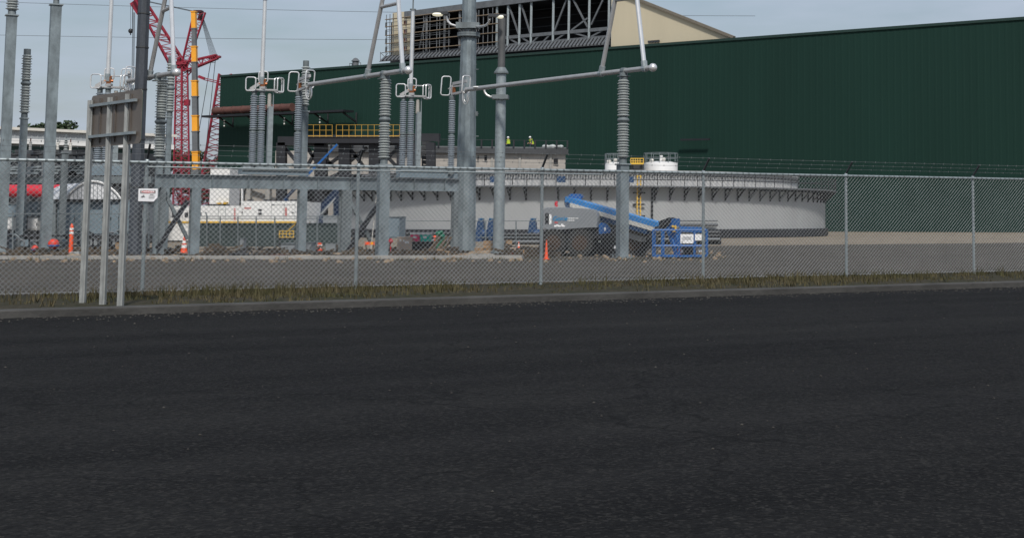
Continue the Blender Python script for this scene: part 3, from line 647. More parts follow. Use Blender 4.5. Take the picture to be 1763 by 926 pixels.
# ------------------------------------------------------------------ workers on the blockwork roof
def person(P, yaw, label, stoop):
    t = thing('person', label, 'person', P)
    M = Matrix.Rotation(yaw, 3, 'Z')
    pts = [(0, 0, .42), (0, stoop * .3, .62), (0, stoop * .7, .84), (0, stoop * .85, .94), (0, stoop * 1.0, 1.08),
           (.1, 0, .38), (.15, .32, .09), (.14, -.08, .07), (.14, -.2, .05), (-.1, 0, .38), (-.16, .36, .42), (-.15, .34, .08), (-.15, .46, .05),
           (.2, stoop * .7, .82), (.27, stoop * .7 + .08, .56), (.18, stoop * .7 + .3, .45), (-.2, stoop * .7, .82), (-.27, stoop * .7 + .08, .56), (-.18, stoop * .7 + .3, .45)]
    ed_ = [(0, 1), (1, 2), (2, 3), (3, 4), (0, 5), (5, 6), (6, 7), (7, 8), (0, 9), (9, 10), (10, 11), (11, 12), (2, 13), (13, 14), (14, 15), (2, 16), (16, 17), (17, 18)]
    rad = [.15, .15, .17, .07, .1, .1, .075, .055, .05, .1, .075, .055, .05, .075, .055, .045, .075, .055, .045]
    me = bpy.data.meshes.new('body'); me.from_pydata([tuple(M @ Vector(p)) for p in pts], ed_, []); o = bpy.data.objects.new('body', me); C.objects.link(o)
    md = o.modifiers.new('s', 'SKIN')
    for i, r in enumerate(rad): me.skin_vertices[0].data[i].radius = (r, r)
    me.skin_vertices[0].data[0].use_root = True
    o.modifiers.new('u', 'SUBSURF').levels = 1
    dg = bpy.context.evaluated_depsgraph_get(); nm = bpy.data.meshes.new_from_object(o.evaluated_get(dg)); o.modifiers.clear(); o.data = nm
    nm.materials.append(denim); nm.materials.append(skin)
    for p in nm.polygons:
        p.use_smooth = True
        c = M.inverted() @ p.center
        p.material_index = 1 if c.z > .95 or (abs(c.x) > .16 and .4 < c.z < .56) else 0
    o.parent = t
    v = MB(); vp = [M @ Vector(p) for p in ((0, .0, .42), (0, stoop * .3, .62), (0, stoop * .68, .82), (0, stoop * .8, .91))]
    v.path([P + x for x in vp[:3]] + [P + vp[3]], .205, 10); part('vest', v, hivis, t)
    h = MB(); h.lathe([(.15, 0), (.125, .02), (.12, .07), (.07, .13), (.01, .145)], P + M @ Vector((0, stoop, 1.12)), 10); part('hard_hat', h, white, t)
person(GX(914.5, 157) + Vector((0, 0, zc + .42)), 2.3, 'kneeling worker in hi-vis yellow vest and hard hat in the open on the blockwork roof', .32)
person(GX(873, 157) + Vector((0, 0, zc + .42)), .6, 'kneeling worker in hi-vis yellow vest half hidden beside the stepped pole', .12)

# ------------------------------------------------------------------ black steel platform frame
YF = 132.0
pf = thing('steel_platform', 'black steel braced frame carrying a platform before the green hall', 'platform', GX(620, YF))
for px, w_, Y in [(485, .8, YF), (553, 1.05, YF), (594, 1.0, YF), (645, .9, YF), (689, .5, YF), (712, .7, YF), (742, .75, YF)]:
    q = MB(); b = GX(px, Y); q.bar(b, PZ(px, Y, ZT(246, Y)), w_, .7, (0, 1, 0)); part('column', q, black, pf, None, 0)
q = MB(); q.bar(PZ(480, YF, ZT(243, YF)), PZ(560, YF, ZT(244, YF)), .7, .8); q.bar(PZ(528, YF - .5, ZT(240.5, YF)), PZ(690, YF - .5, ZT(240.5, YF)), 1.2, .75); q.bar(PZ(594, YF, ZT(246, YF)), PZ(694, YF, ZT(246, YF)), .6, .5); q.bar(PZ(686, YF, ZT(237, YF)), PZ(757, YF, ZT(237, YF)), .7, .7); part('main_beams', q, black, pf, None, 0)
for (xa, ya, xb, yb) in [(487, 250, 516, 285), (529, 254, 549, 285), (530, 284, 549, 252), (553, 268, 577, 288), (556, 290, 596, 262), (599, 252, 627, 288), (596, 283, 632, 254), (560, 310, 598, 292), (560, 262, 535, 292), (648, 250, 686, 290), (650, 290, 684, 256)]:
    q = MB(); q.bar(PZ(xa, YF + .3, ZT(ya, YF)), PZ(xb, YF + .3, ZT(yb, YF)), .28, .28); part('cross_brace', q, black, pf, None, 0)
pd = MB(); pd.prism([PZ(528, YF - 1.2, ZT(237.6, YF)), PZ(688, YF - 1.2, ZT(237.6, YF)), PZ(692, YF + 8, ZT(237.6, YF)), PZ(532, YF + 8, ZT(237.6, YF))], (0, 0, .12)); part('platform_deck', pd, charcoal, pf, None, 0)
for x0, x1 in ((529, 572), (579, 688)):
    q = MB()
    zz = ZT(237.5, YF)
    for zr in (.1, .62, 1.1): q.bar(PZ(x0, YF - 1.2, zz + zr), PZ(x1, YF - 1.2, zz + zr), .025, .03 if zr > .2 else .07)
    n_ = max(3, int((x1 - x0) / 10.5))
    for i in range(n_ + 1): px = x0 + (x1 - x0) * i / n_; q.bar(PZ(px, YF - 1.2, zz), PZ(px, YF - 1.2, zz + 1.1), .035, .035)
    part('yellow_guard_rail', q, mustard, pf, None, 0)
dk = MB()
for i in range(6): boxpx(dk, 726, 739, 244 + i * 8, 250 + i * 8, YF + 2, 2)
part('duct_stack', dk, charcoal, pf, None, 0)
dk = MB(); boxpx(dk, 513, 528, 324, 372, YF + 4, 4); boxpx(dk, 528, 548, 318, 345, YF + 5, 4); boxpx(dk, 548, 640, 318, 336, YF + 5, 4); boxpx(dk, 600, 640, 300, 395, YF + 6, 3); boxpx(dk, 526, 582, 372, None, YF + 1, 4); part('machinery_housing', dk, charcoal, pf, None, 0)
q = MB()
for i in range(7): q.bar(PZ(614, YF - 4, ZT(344 + i * 8, YF)), PZ(636, YF - 4, ZT(344 + i * 8, YF)), .9, .16)
q.bar(GX(614, YF - 4), PZ(614, YF - 4, ZT(322, YF)), .2, .2); q.bar(GX(637, YF - 4), PZ(637, YF - 4, ZT(322, YF)), .2, .2)
single('stair_tower', q, black, 'black steel stair tower behind the leaning brace under the beam', 'stair', GX(625, YF - 4), None, 0)
# blue lift booms standing in the frame
bl = thing('boom_lift', 'far blue lifting boom raised diagonally through the black steel frame', 'boom lift', GX(540, YF - 6))
YL = YF - 6
q = MB(); q.bar(W(528, 303, YL), W(580.5, 249, YL), .12, .16); part('upper_boom', q, blue, bl, None, 0)
q = MB(); q.bar(W(528, 303, YL), W(486, 348, YL), .18, .24); part('main_boom', q, navy, bl, None, 0)
q = MB(); q.bar(W(486, 345, YL), GX(500, YL) + Vector((0, 0, 1.2)), .7, .9); bz = GX(503, YL); q.box(bz + Vector((0, 0, .95)), (3.4, 2.2, .9)); part('turntable', q, blue_dark, bl, None, 0)
q = MB(); bz = GX(503, YL)
for dx in (-1.1, 1.1):
    for dy in (-1, 1): q.tube(bz + Vector((dx, dy - .15, .5)), bz + Vector((dx, dy + .15, .5)), .5, None, 14)
part('wheels', q, rubber, bl)
bl2 = thing('boom_lift', 'dark blue folded lift booms behind the grey cabinets left of the leaning brace', 'boom lift', GX(560, 96))
YL = 96.0
for (xa, ya, xb, yb, w_, m_) in [(541, 369, 578, 328, .2, navy), (546, 371, 582, 331, .17, navy), (548, 374, 580, 338, .09, bagclear)]:
    q = MB(); q.bar(W(xa, ya, YL), W(xb, yb, YL), w_, w_); part('boom', q, m_, bl2, None, 0)
q = MB(); bz = GX(556, YL); q.box(bz + Vector((0, 0, 1.15)), (2.6, 2, 1.1)); q.bar(W(541, 369, YL), bz + Vector((-.4, 0, 1.5)), .6, .7); q.bar(W(578, 328, YL), bz + Vector((.8, .4, 1.6)), .3, .3); part('chassis', q, navy, bl2, None, 0)
q = MB()
for dx in (-.9, .9):
    for dy in (-.9, .9): q.tube(bz + Vector((dx, dy - .15, .45)), bz + Vector((dx, dy + .15, .45)), .45, None, 14)
part('wheels', q, rubber, bl2)

# ------------------------------------------------------------------ the big grey tank with its walkway
TC = GX(1005, 133); TR = 22.0; YTK = 133 - TR
tk = thing('round_tank', 'broad pale grey round tank with ribbed roof ring and bracketed walkway', 'tank', TC)
ztw = ZT(322.5, YTK + 1.2)
q = MB(); q.lathe([(TR, 0), (TR, ztw)], TC, 96); part('shell', q, tankgrey, tk)
q = MB(); q.lathe([(TR + .02, 0), (TR + .25, .05), (TR + .25, .65), (TR + .02, .7)], TC, 96); part('machinery_shadow_band', q, black, tk)  # black ring standing for dark machinery and shadow at the tank foot
q = MB(); q.lathe([(TR - .2, ztw + .1), (TR + 1.0, ztw + .1), (TR + 1.0, ztw), (TR - .2, ztw)], TC, 96); part('walkway', q, midgrey, tk, None, 0)
# ribbed upper ring, standing seam by standing seam
RI = 19.4; zr = ZT(293.5, 133 - RI); nr = 420
q = MB(); vs_ = []
for i in range(nr * 2):
    a_ = 2 * math.pi * i / (nr * 2); r_ = RI + (.09 if (i // 2) % 2 else 0)
    vs_ += [TC + Vector((r_ * math.cos(a_), r_ * math.sin(a_), ztw)), TC + Vector((r_ * math.cos(a_), r_ * math.sin(a_), zr))]
n2 = nr * 2
q.add(vs_, [(2 * i, 2 * ((i + 1) % n2), 2 * ((i + 1) % n2) + 1, 2 * i + 1) for i in range(n2)]); part('ribbed_ring', q, tankroof, tk, None, 0)
q = MB(); q.lathe([(RI + .25, zr - .1), (RI + .25, zr + .05), (RI * .5, zr + .25), (.1, zr + .4)], TC, 96); part('roof', q, tankroof, tk)
q = MB()
for i in range(280):
    a_ = -math.pi + math.pi * i / 280; p = TC + Vector((math.cos(a_) * (RI + .2), math.sin(a_) * (RI + .2), zr - .35)); q.box(p, (.12, .12, .14), a_)
part('rib_clips', q, charcoal, tk, None, 0)
q = MB(); nrp = 96
for zz in (.55, 1.1):
    q.path([TC + Vector(((TR + .95) * math.cos(2 * math.pi * i / 120), (TR + .95) * math.sin(2 * math.pi * i / 120), ztw + zz)) for i in range(120)], .035, 5, True)
part('walkway_rails', q, black, tk)
for i in range(66):
    a_ = -math.pi + math.pi * i / 65.0; p = TC + Vector(((TR + .95) * math.cos(a_), (TR + .95) * math.sin(a_), ztw))
    q = MB(); q.bar(p, p + Vector((0, 0, 1.12)), .06, .06); part('rail_post', q, black, tk, None, 0)
for i in range(56):
    a_ = -math.pi + math.pi * (i + .5) / 56; d_ = Vector((math.cos(a_), math.sin(a_), 0)); p = TC + d_ * TR
    q = MB(); q.bar(p + d_ * .06 + Vector((0, 0, ztw - .05)), p + d_ * .06 + Vector((0, 0, ztw - 1.0)), .14, .12); q.bar(p + Vector((0, 0, ztw - .12)), p + d_ * .95 + Vector((0, 0, ztw - .12)), .14, .16); q.bar(p + d_ * .1 + Vector((0, 0, ztw - .8)), p + d_ * .75 + Vector((0, 0, ztw - .2)), .1, .1); part('walkway_bracket', q, black, tk, None, 0)
def on_tank(px, r):
    lo = None
    d = W(px, 380, 1.0); d = Vector((d.x, 1, 0)); A = d.dot(d); B = -2 * d.dot(Vector((TC.x, TC.y, 0))); Cc = TC.x ** 2 + TC.y ** 2 - r * r
    k = (-B - math.sqrt(max(B * B - 4 * A * Cc, 0))) / (2 * A); return Vector((d.x * k, k, 0))
lad = MB()
for px in (1097, 1102.6):
    p = on_tank(px, TR + .3); lad.bar(p + Vector((0, 0, .5)), p + Vector((0, 0, ztw + .9)), .09, .09)
pa, pb_ = on_tank(1097, TR + .3), on_tank(1102.6, TR + .3)
z = .6
while z < ztw + .9: lad.bar(pa + Vector((0, 0, z)), pb_ + Vector((0, 0, z)), .04, .04); z += .3
part('yellow_ladder', lad, yellow, tk, None, 0)
q = MB()
for py in (332, 352, 372): zz = ZT(py, pa.y); q.bar(pa + Vector((-.35, 0.1, zz)), pb_ + Vector((.35, 0.1, zz)), .1, .12)
part('ladder_stays', q, black, tk, None, 0)
p = on_tank(1122.5, TR + .12); q = MB(); q.tube(p + Vector((0, 0, .3)), p + Vector((0, 0, ztw)), .09, None, 8); part('downpipe', q, black, tk)
for px in (963, 968, 1086, 848): p = on_tank(px, TR + .9); q = MB(); q.box(p + Vector((0, 0, ztw + .55)), (.4, .4, .45)); part('control_box', q, blue_dark, tk, None, 0)
q = MB(); p = on_tank(1150, TR + .5); a, b = on_tank(1168, TR + .35), on_tank(1235, TR + .35)
q.tube(a + Vector((0, 0, 1.05)), b + Vector((0, 0, 1.05)), .12, None, 8); q.tube(a + Vector((0, 0, 1.35)), b + Vector((0, 0, 1.35)), .05, None, 8); part('base_pipes', q, midgrey, tk)
def small_tank(px0, px1, y0, Y, label, chim=None):
    c = GX((px0 + px1) / 2, Y); r = (px1 - px0) / 2 / F * Y; h = ZT(y0, Y)
    t = thing('white_tank', label, 'tank', c, 'white tanks behind the grey tank')
    q = MB(); q.lathe([(r, 0), (r, h), (r * .6, h + .15), (.05, h + .22)], c, 32); part('shell', q, white, t)
    q = MB()
    for zz in (.5, 1.0): q.path([c + Vector((r * math.cos(2 * math.pi * i / 24), r * math.sin(2 * math.pi * i / 24), h + zz)) for i in range(24)], .035, 5, True)
    for i in range(12): p = c + Vector((r * math.cos(2 * math.pi * i / 12), r * math.sin(2 * math.pi * i / 12), h)); q.bar(p, p + Vector((0, 0, 1.0)), .05)
    part('guard_rail', q, galv2, t, None, 0)
    q = MB(); q.ball(c + Vector((-r * .5, -r * .6, h + .2)), .25, 8); q.ball(c + Vector((r * .2, -r * .5, h + .35)), .22, 8); part('roof_hatches', q, offwhite, t)
    if chim: q = MB(); p = GX(chim, Y - r * .3); q.tube(p + Vector((0, 0, h)), p + Vector((0, 0, ZT(268.5, Y))), .18, None, 10); part('vent_pipe', q, white, t)
small_tank(1040.5, 1072, 282, 150, 'small white tank peeping over the ribbed tank roof, left of the yellow gangway')
small_tank(1108, 1166, 281, 150, 'wide white tank with railed top and white vent pipe above the ribbed roof', 1137.5)
gw_ = thing('yellow_gangway', 'yellow railed gangway between the two white tank tops', 'gangway', GX(1097, 147))
q = MB()
for y_ in (273, 277.5): q.bar(W(1086, y_, 147), W(1108, y_, 147), .07)
q.bar(W(1086, 282, 147), W(1108, 282, 147), .8, .15)
for px in (1086, 1090, 1094, 1098, 1102, 1108): q.bar(W(px, 282, 147), W(px, 272.5, 147), .06)
part('guard_rail', q, yellow, gw_, None, 0)
q = MB()
for px in (1088, 1104): q.bar(GX(px, 147.2), PZ(px, 147.2, ZT(282.6, 147)), .3)
boxpx(q, 1088, 1107, 284, None, 148, 1); part('support_frame', q, charcoal, gw_, None, 0)

# ------------------------------------------------------------------ white plant containers with a yellow edge
def container(x0, x1, y0, Y, dep, label, doors, texts=()):
    c = GX((x0 + x1) / 2, Y)
    t = thing('white_container', label, 'container', c, 'white plant containers')
    q = MB(); boxpx(q, x0, x1, y0, 414, Y, dep); part('body', q, white, t, None, 0)
    q = MB(); boxpx(q, x0 - .2, x1 + .2, 381, 384, Y - .05, .1); part('yellow_strip', q, yellow, t, None, 0)
    q = MB(); boxpx(q, x0 + 1, x1 - 1, 414, None, Y + .1, dep - .3); part('skid_base', q, charcoal, t, None, 0)
    for d0, d1 in doors:
        q = MB()
        for dx in (d0, d1): boxpx(q, dx, dx + .5, y0 + 3, 380, Y - .02, .05)
        boxpx(q, d0, d1, y0 + 6, y0 + 6.5, Y - .02, .05); part('door_frame', q, stairblue, t, None, 0)
    for (vx0, vx1, vy0, vy1) in texts[0] if texts else (): q = MB(); boxpx(q, vx0, vx1, vy0, vy1, Y - .03, .08); part('vent_grille', q, charcoal, t, None, 0)
    if texts:
        q = MB()
        for (vx0, vx1, vy0, vy1, vert) in texts[1]:
            n_ = 7
            for i in range(n_):
                f0, f1 = i / n_, (i + .68) / n_; k = random.uniform(0, .35)
                if vert: boxpx(q, vx0 + k, vx1 - .3 * k, vy0 + (vy1 - vy0) * f0, vy0 + (vy1 - vy0) * f1, Y - .02, .05)
                else: boxpx(q, vx0 + (vx1 - vx0) * f0, vx0 + (vx1 - vx0) * f1, vy0 + k, vy1 - .3 * k, Y - .02, .05)
        if texts[1]: part('red_lettering', q, mat('red_lettering_paint', (0.5, 0.10, 0.09), 0.5), t, None, 0)
    q = MB()
    for _ in range(5): px = random.uniform(x0 + 4, x1 - 4); q.box(PZ(px, Y + dep * .3, ZT(y0, Y) + .06), (random.uniform(.15, .4), .3, .12))
    part('roof_fittings', q, charcoal, t, None, 0)
container(341, 418, 354.5, 91, 2.6, 'long low white container with vertical red lettering behind the green screen', [(376, 388)], ([(416, 417.6, 364, 367), (344, 347, 366, 371)], [(402.5, 405.5, 359, 380, True)]))
container(418.6, 512, 346.5, 90, 2.6, 'taller white generator container with twin vents behind the green screen', [(467, 489), (489, 508)], ([(444.5, 450.5, 360, 363.5), (444.5, 450.5, 366, 370), (502, 505.5, 365, 366.8), (468, 472, 352, 353.5)], [(421, 432, 357, 360, False), (490.5, 494, 358, 373.5, True)]))
container(524, 533, 348, 93, 2.4, 'narrow white container end right of the beam post', [], ([], []))
container(284, 330, 355, 94, 2.6, 'white container with grey lower panel left of the beam leg', [(300, 314)], ([(296, 302, 366, 374), (318, 324, 366, 374)], []))
wb = thing('white_silo_box', 'tall plain white box unit beside the small blockwork building', 'container', GX(378, 118))
q = MB(); boxpx(q, 362.5, 396, 291, None, 118, 2.4); part('body', q, white, wb, None, 0)
q = MB(); boxpx(q, 373, 379, 349, 353.5, 117.6, .4); boxpx(q, 384, 390, 348, 353.5, 117.6, .4); part('yellow_brackets', q, yellow, wb, None, 0)
wb2 = MB(); boxpx(wb2, 411, 423.5, 295.5, 301.5, 100, 1.0)
bb = PZ(417, 100.5, 0); wb2.bar(bb, PZ(417, 100.5, ZT(301, 100)), .12)
single('white_lamp_box', wb2, white, 'small white box on a mast above the beam left of the switch base', 'box', bb, None, 0)

# temporary fence with windscreen
tf = thing('site_fence', 'low wire site fence backed by grey green screen cloth below the white containers', 'fence', GX(450, 70))
def hpt(px, py, Y=70.0): return W(px, py, Y)
q = MB(); a, b = hpt(338, 384), hpt(582, 384); n_ = 60; vs_ = []
for i in range(n_ + 1):
    t = i / n_; p = a.lerp(b, t); wv = .05 * math.sin(i * 1.7) + .03 * math.sin(i * .6)
    vs_ += [Vector((p.x, 70.1 + wv, 0.12)), Vector((p.x, 70.1 + wv * .3, a.z))]
q.add(vs_, [(2 * i, 2 * i + 2, 2 * i + 3, 2 * i + 1) for i in range(n_)]); part('screen_cloth', q, screen_green, tf)
def lowfence(t, pxs, Y, yt, rails):
    for i, px in enumerate(pxs):
        q = MB(); q.tube(GX(px, Y), PZ(px, Y, ZT(yt - .5, Y)), .035, None, 7); part('post', q, galv2, t)
    for yr in rails: q = MB(); q.tube(PZ(pxs[0], Y, ZT(yr, Y)), PZ(pxs[-1], Y, ZT(yr, Y)), .022, None, 6); part('rail', q, galv2, t)
lowfence(tf, [338, 356, 379, 409.5, 441, 473, 546, 582], 69.8, 374, [372.5, 376.5])
q = MB(); p = GX(356, 69.7); q.tube(p + Vector((0, 0, 1.45)), hpt(354, 365, 69.7), .03, None, 6); part('bent_post_top', q, galv2, tf)
sf = thing('site_fence', 'thin wire site fence running in front of the grey tank', 'fence', GX(900, 72))
lowfence(sf, [668, 692.5, 790, 836, 888.5, 1000, 1090], 72, 379.5, [380.5, 408.5])
sf2 = thing('site_fence', 'thin rail and wire fence in front of the blue grey cabinets at the left', 'fence', GX(100, 63))
lowfence(sf2, [-30, 22, 140, 182, 256], 63, 366, [368.2])
# yellow stair rail
yr_ = thing('yellow_stair', 'short yellow handrail and steps in front of the green screen', 'stair', GX(494, 68))
YS = 68.0; q = MB()
for y_ in (397.5, 402.5, 408.5): q.bar(W(481, y_, YS), W(507, y_, YS), .035)
for px in (481, 487, 493, 499, 505): q.bar(W(px, 397, YS), W(px, 409, YS), .03)
q.bar(W(494, 399, YS), W(508, 386, YS), .035); part('handrail', q, yellow, yr_, None, 0)
for px in (481.5, 506): q = MB(); q.bar(GX(px, YS + .05), W(px, 408, YS + .05), .025); part('leg', q, charcoal, yr_, None, 0)
q = MB(); q.box(GX(494, YS + .4) + Vector((0, 0, .52)), (.72, .7, .06)); q.box(GX(494, YS + .4) + Vector((0, 0, .25)), (.72, .5, .06)); part('treads', q, charcoal, yr_, None, 0)

# ------------------------------------------------------------------ switchyard steelwork
def insul(r, rc, z0, z1, n, c, alt=True):
    """a stack of porcelain sheds as one turned surface"""
    mb = MB(); pr = [(rc * 1.05, z0)]; h = (z1 - z0) / n
    for i in range(n):
        z = z0 + h * i; rr = r if (i % 2 == 0 or not alt) else r * .9
        pr += [(rc, z + h * .08), (rc, z + h * .38), (rr, z + h * .46), (rr, z + h * .58), (rc, z + h * .92)]
    pr.append((rc, z1)); return mb.lathe(pr, c, 20)
def sq_column(mb, b, w, h, rz, taper=1.0, n=4):
    m = MB(); m.lathe([(w * .7071 if n == 4 else w / 2, 0), ((w * .7071 if n == 4 else w / 2) * taper, h)], (0, 0, 0), n)
    Mz = Matrix.Rotation(rz + (math.pi / 4 if n == 4 else 0), 3, 'Z')
    return mb.add([b + Mz @ v for v in m.v], m.f)
YAW = R(33)
def post(px, Y, wpx, y_col, label, ins=None, cap=None, group='insulator posts', matc=galv, yaw=YAW, n=4, base=True, name='insulator_post', k=.82):
    b = GX(px, Y); s = Y / F; wv = wpx * s * (k if n == 4 else 1.0)
    t = thing(name, label, 'insulator post' if ins else 'steel column', b, group)
    zc_ = ZT(y_col, Y)
    part('column', sq_column(MB(), b, wv, zc_, yaw, 1.0, n), matc, t, None, 0 if n == 4 else 35)
    q = MB(); q.box(b + Vector((0, 0, zc_ + .02)), (wv * 1.28, wv * 1.28, .05), yaw); part('cap_plate', q, galv_light, t, None, 0)
    if base:
        q = MB(); q.box(b + Vector((0, 0, .03)), (wv * 1.7, wv * 1.7, .06), yaw); 
        for i in range(4):
            a_ = yaw + math.pi / 4 + i * math.pi / 2; d_ = Vector((math.cos(a_), math.sin(a_), 0)); q.tube(b + d_ * wv * 1.0, b + d_ * wv * 1.0 + Vector((0, 0, .16)), .025, None, 6)
        part('base_plate', q, galv2, t, None, 0)
    if ins:
        r = ins['r'] * s; z0 = zc_ + .05; z1 = ZT(ins['top'], Y); c = b; m_ = ins.get('m', porcelain)
        q = MB(); q.lathe([(r * .62, z0), (r * .62, z0 + .12), (r * .55, z0 + .2)], c, 16); part('lower_fitting', q, galv2, t)
        segs = [(z0 + .2, z1)]
        if 'mid' in ins:
            zm = ZT(ins['mid'], Y); segs = [(z0 + .2, zm - .12), (zm + .12, z1)]
            q = MB(); q.lathe([(r * .55, zm - .13), (r * .68, zm - .1), (r * .95, zm - .02), (r * .95, zm + .02), (r * .68, zm + .1), (r * .55, zm + .13)], c, 16); part('middle_flange', q, galv2, t)
        for za_, zb2 in segs:
            part('insulator', insul(r, r * .72, za_, zb2, max(3, int((zb2 - za_) / (ins.get('p', 4.4) * s))), c), m_, t)
        if cap:
            q = MB(); q.lathe([(r * .62, z1), (r * .66, z1 + .03), (r * .66, ZT(cap, Y))], c, 16); part('upper_fitting', q, galv2, t)
    return t
BZ = 6.81                                        # height of the tubular busbars
B1a, B1b = PZ(221, 56.8, BZ), PZ(304, 53.4, BZ)
B2a, B2b = PZ(533, 58.2, BZ), PZ(703, 52.6, BZ)
B3a, B3b = PZ(803, 60.5, BZ), PZ(1124, 51.7, BZ)
post(1, 63, 19.5, 28, 'tall galvanised column with porcelain insulator at the left edge', dict(r=10.5, top=-70), -78)
post(77.5, 61, 20, 10, 'tallest galvanised column without sheds in view, second big column from the left', dict(r=8, top=-60), -66)
post(31, 65, 13.5, 205, 'short column carrying a two-part grey insulator between the two tall left columns', dict(r=8.6, top=95, mid=144), 85)
YE = on_line(B1a, B1b, 272).y
post(268, 56.5, 13, 283, 'column with long porcelain insulator under the short busbar beside the dark pole', dict(r=10.5, top=137, mid=210), 130)
post(283, 64, 10, 203, 'column with dark topped insulator standing just behind the short busbar post', dict(r=8.0, top=110, mid=152), 98)
post(657, on_line(B2a, B2b, 661).y, 21.5, 285, 'column with two-part insulator holding the middle busbar', dict(r=10.5, top=137, mid=206), 131)
post(1071, on_line(B3a, B3b, 1074).y, 20, 284, 'column with two-part insulator holding the right busbar in front of the blue lift', dict(r=11, top=138, mid=207), 126)
post(517.5, 60, 13, 193, 'column with pale insulator rising behind the middle jaw cage', dict(r=7.6, top=115), 105)
post(104.5, 66, 12.5, 264, 'short bare steel stub column under the left gear beam', None, None, 'bare steel columns', galv2, name='steel_column')
dp = thing('dark_pole', 'very tall dark weathered pole beside the back of the road sign', 'utility pole', GX(231, 55))
b = GX(231, 55); q = MB(); q.lathe([(.245, 0), (.235, 4), (.225, 11.5)], b, 8); part('shaft', q, darkpole, dp, None, 20)
q = MB()
for z in (2.6, 4.4, 6.3, 7.9, 9.2): q.lathe([(.25, z), (.25, z + .05)], b, 8)
part('weld_bands', q, charcoal, dp, None, 20)

def bus(A, B, label, struts, cross):
    t = thing('busbar', label, 'busbar', Vector((A.x, A.y, A.z)), 'tubular busbars')
    q = MB(); q.tube(A, B, .092, None, 12); part('tube', q, alu_dull, t)
    q = MB(); q.ball(B, .155, 12); part('end_ball', q, alu, t)
    dr = (B - A).normalized(); tops = []
    for px, pxt in struts:
        P = on_line(A, B, px); Q0 = on_line(A, B, pxt); z0 = ZT(0, Q0.y)
        Q = Vector((Q0.x, Q0.y, z0)); Q2 = P + (Q - P) * 1.22; tops.append((P, Q2))
        q = MB(); q.tube(P, Q2, .082, None, 10); part('strut', q, alu if px == struts[-1][0] else alu_dull, t)
        q = MB(); q.tube(P - dr * .09, P + dr * .09, .125, None, 10); q.tube(P, P + (Q - P).normalized() * .28, .115, None, 10); part('clamp', q, galv_light, t)
    (ca, cb) = cross
    def atz(pq, y_): 
        P, Q2 = pq; lo, hi = 0, 1
        for _ in range(40):
            m = (lo + hi) / 2
            if proj(P.lerp(Q2, m))[1] > y_: lo = m
            else: hi = m
        return P.lerp(Q2, lo)
    q = MB(); q.tube(atz(tops[0], ca), atz(tops[1], cb), .07, None, 8); part('tie_tube', q, alu_dull, t)
    return t
bus(B1a, B1b, 'short aluminium busbar with triangular struts just right of the dark pole', [(257, 279), (299.5, 290)], (20, 13))
bus(B2a, B2b, 'aluminium busbar with triangular struts ending above the middle insulator post', [(632, 655.5), (693.5, 683)], (13, 6))
bus(B3a, B3b, 'longest aluminium busbar crossing in front of both round poles to the right', [(1035, 1058), (1110, 1096)], (1, -4))
# saddle clamps where posts hold the bars
for A, B, px, lb in [(B1a, B1b, 272, 'saddle clamp under the short busbar'), (B2a, B2b, 661, 'saddle clamp under the middle busbar'), (B3a, B3b, 1074, 'saddle clamp under the longest busbar')]:
    P = on_line(A, B, px); q = MB(); q.box(P + Vector((0, 0, -.12)), (.2, .2, .12), YAW); q.tube(P - (B - A).normalized() * .1, P + (B - A).normalized() * .1, .125, None, 10); q.box(P + Vector((0, 0, -.19)), (.36, .36, .03), YAW)
    single('saddle_clamp', q, galv2, lb, 'clamp', P + Vector((0, 0, -.2)), 'saddle clamps')

# --- beam frame
fr = thing('support_frame', 'long galvanised steel beam on columns carrying the switches', 'steel frame', GX(520, 58))
FA, FB = GX(262, 54.2), GX(788, 61.8); fd = (FB - FA).normalized(); fn_ = Vector((fd.y, -fd.x, 0))
def ibeam(A, B, z0, z1, wd, tf_=.03):
    m = MB(); dz = Vector((0, 0, 1)); pr = [(-wd / 2, z0), (wd / 2, z0), (wd / 2, z0 + tf_), (.02, z0 + tf_), (.02, z1 - tf_), (wd / 2, z1 - tf_), (wd / 2, z1), (-wd / 2, z1), (-wd / 2, z1 - tf_), (-.02, z1 - tf_), (-.02, z0 + tf_), (-wd / 2, z0 + tf_)]
    d = (B - A).normalized(); n = Vector((d.y, -d.x, 0)); pts = [A + n * x + dz * z for x, z in pr]; return m.prism(pts, B - A)
zb0, zb1 = ZT(323, 54.2), 3.10
part('beam', ibeam(FA, FB, zb0, zb1, .28), galv, fr, None, 0)
for i in range(9): P = FA.lerp(FB, (i + .5) / 9); q = MB(); q.box(P + fn_ * .08 + Vector((0, 0, (zb0 + zb1) / 2)), (.02, .1, zb1 - zb0 - .05), math.atan2(fd.y, fd.x)); part('stiffener', q, galv, fr, None, 0)
def Fx(px): return on_line(FA + Vector((0, 0, 2)), FB + Vector((0, 0, 2)), px) - Vector((0, 0, 2))
for px, w_, d_, m_ in [(333, .34, .3, galv), (517, .30, .3, galv), (592, .40, .32, galv2), (780, .2, .3, galv2), (276, .18, .34, galv2)]:
    P = Fx(px + 3); q = MB(); rz = math.atan2(fd.y, fd.x)
    q.box(P + Vector((0, 0, zb0 / 2)), (w_ * .9, d_ * .25, zb0), rz); q.box(P + fn_ * d_ * .45 + Vector((0, 0, zb0 / 2)), (w_, .03, zb0), rz); q.box(P - fn_ * d_ * .45 + Vector((0, 0, zb0 / 2)), (w_, .03, zb0), rz)
    q.box(P + Vector((0, 0, .02)), (w_ * 1.7, d_ * 1.8, .04), rz); part('frame_column', q, m_, fr, None, 0)
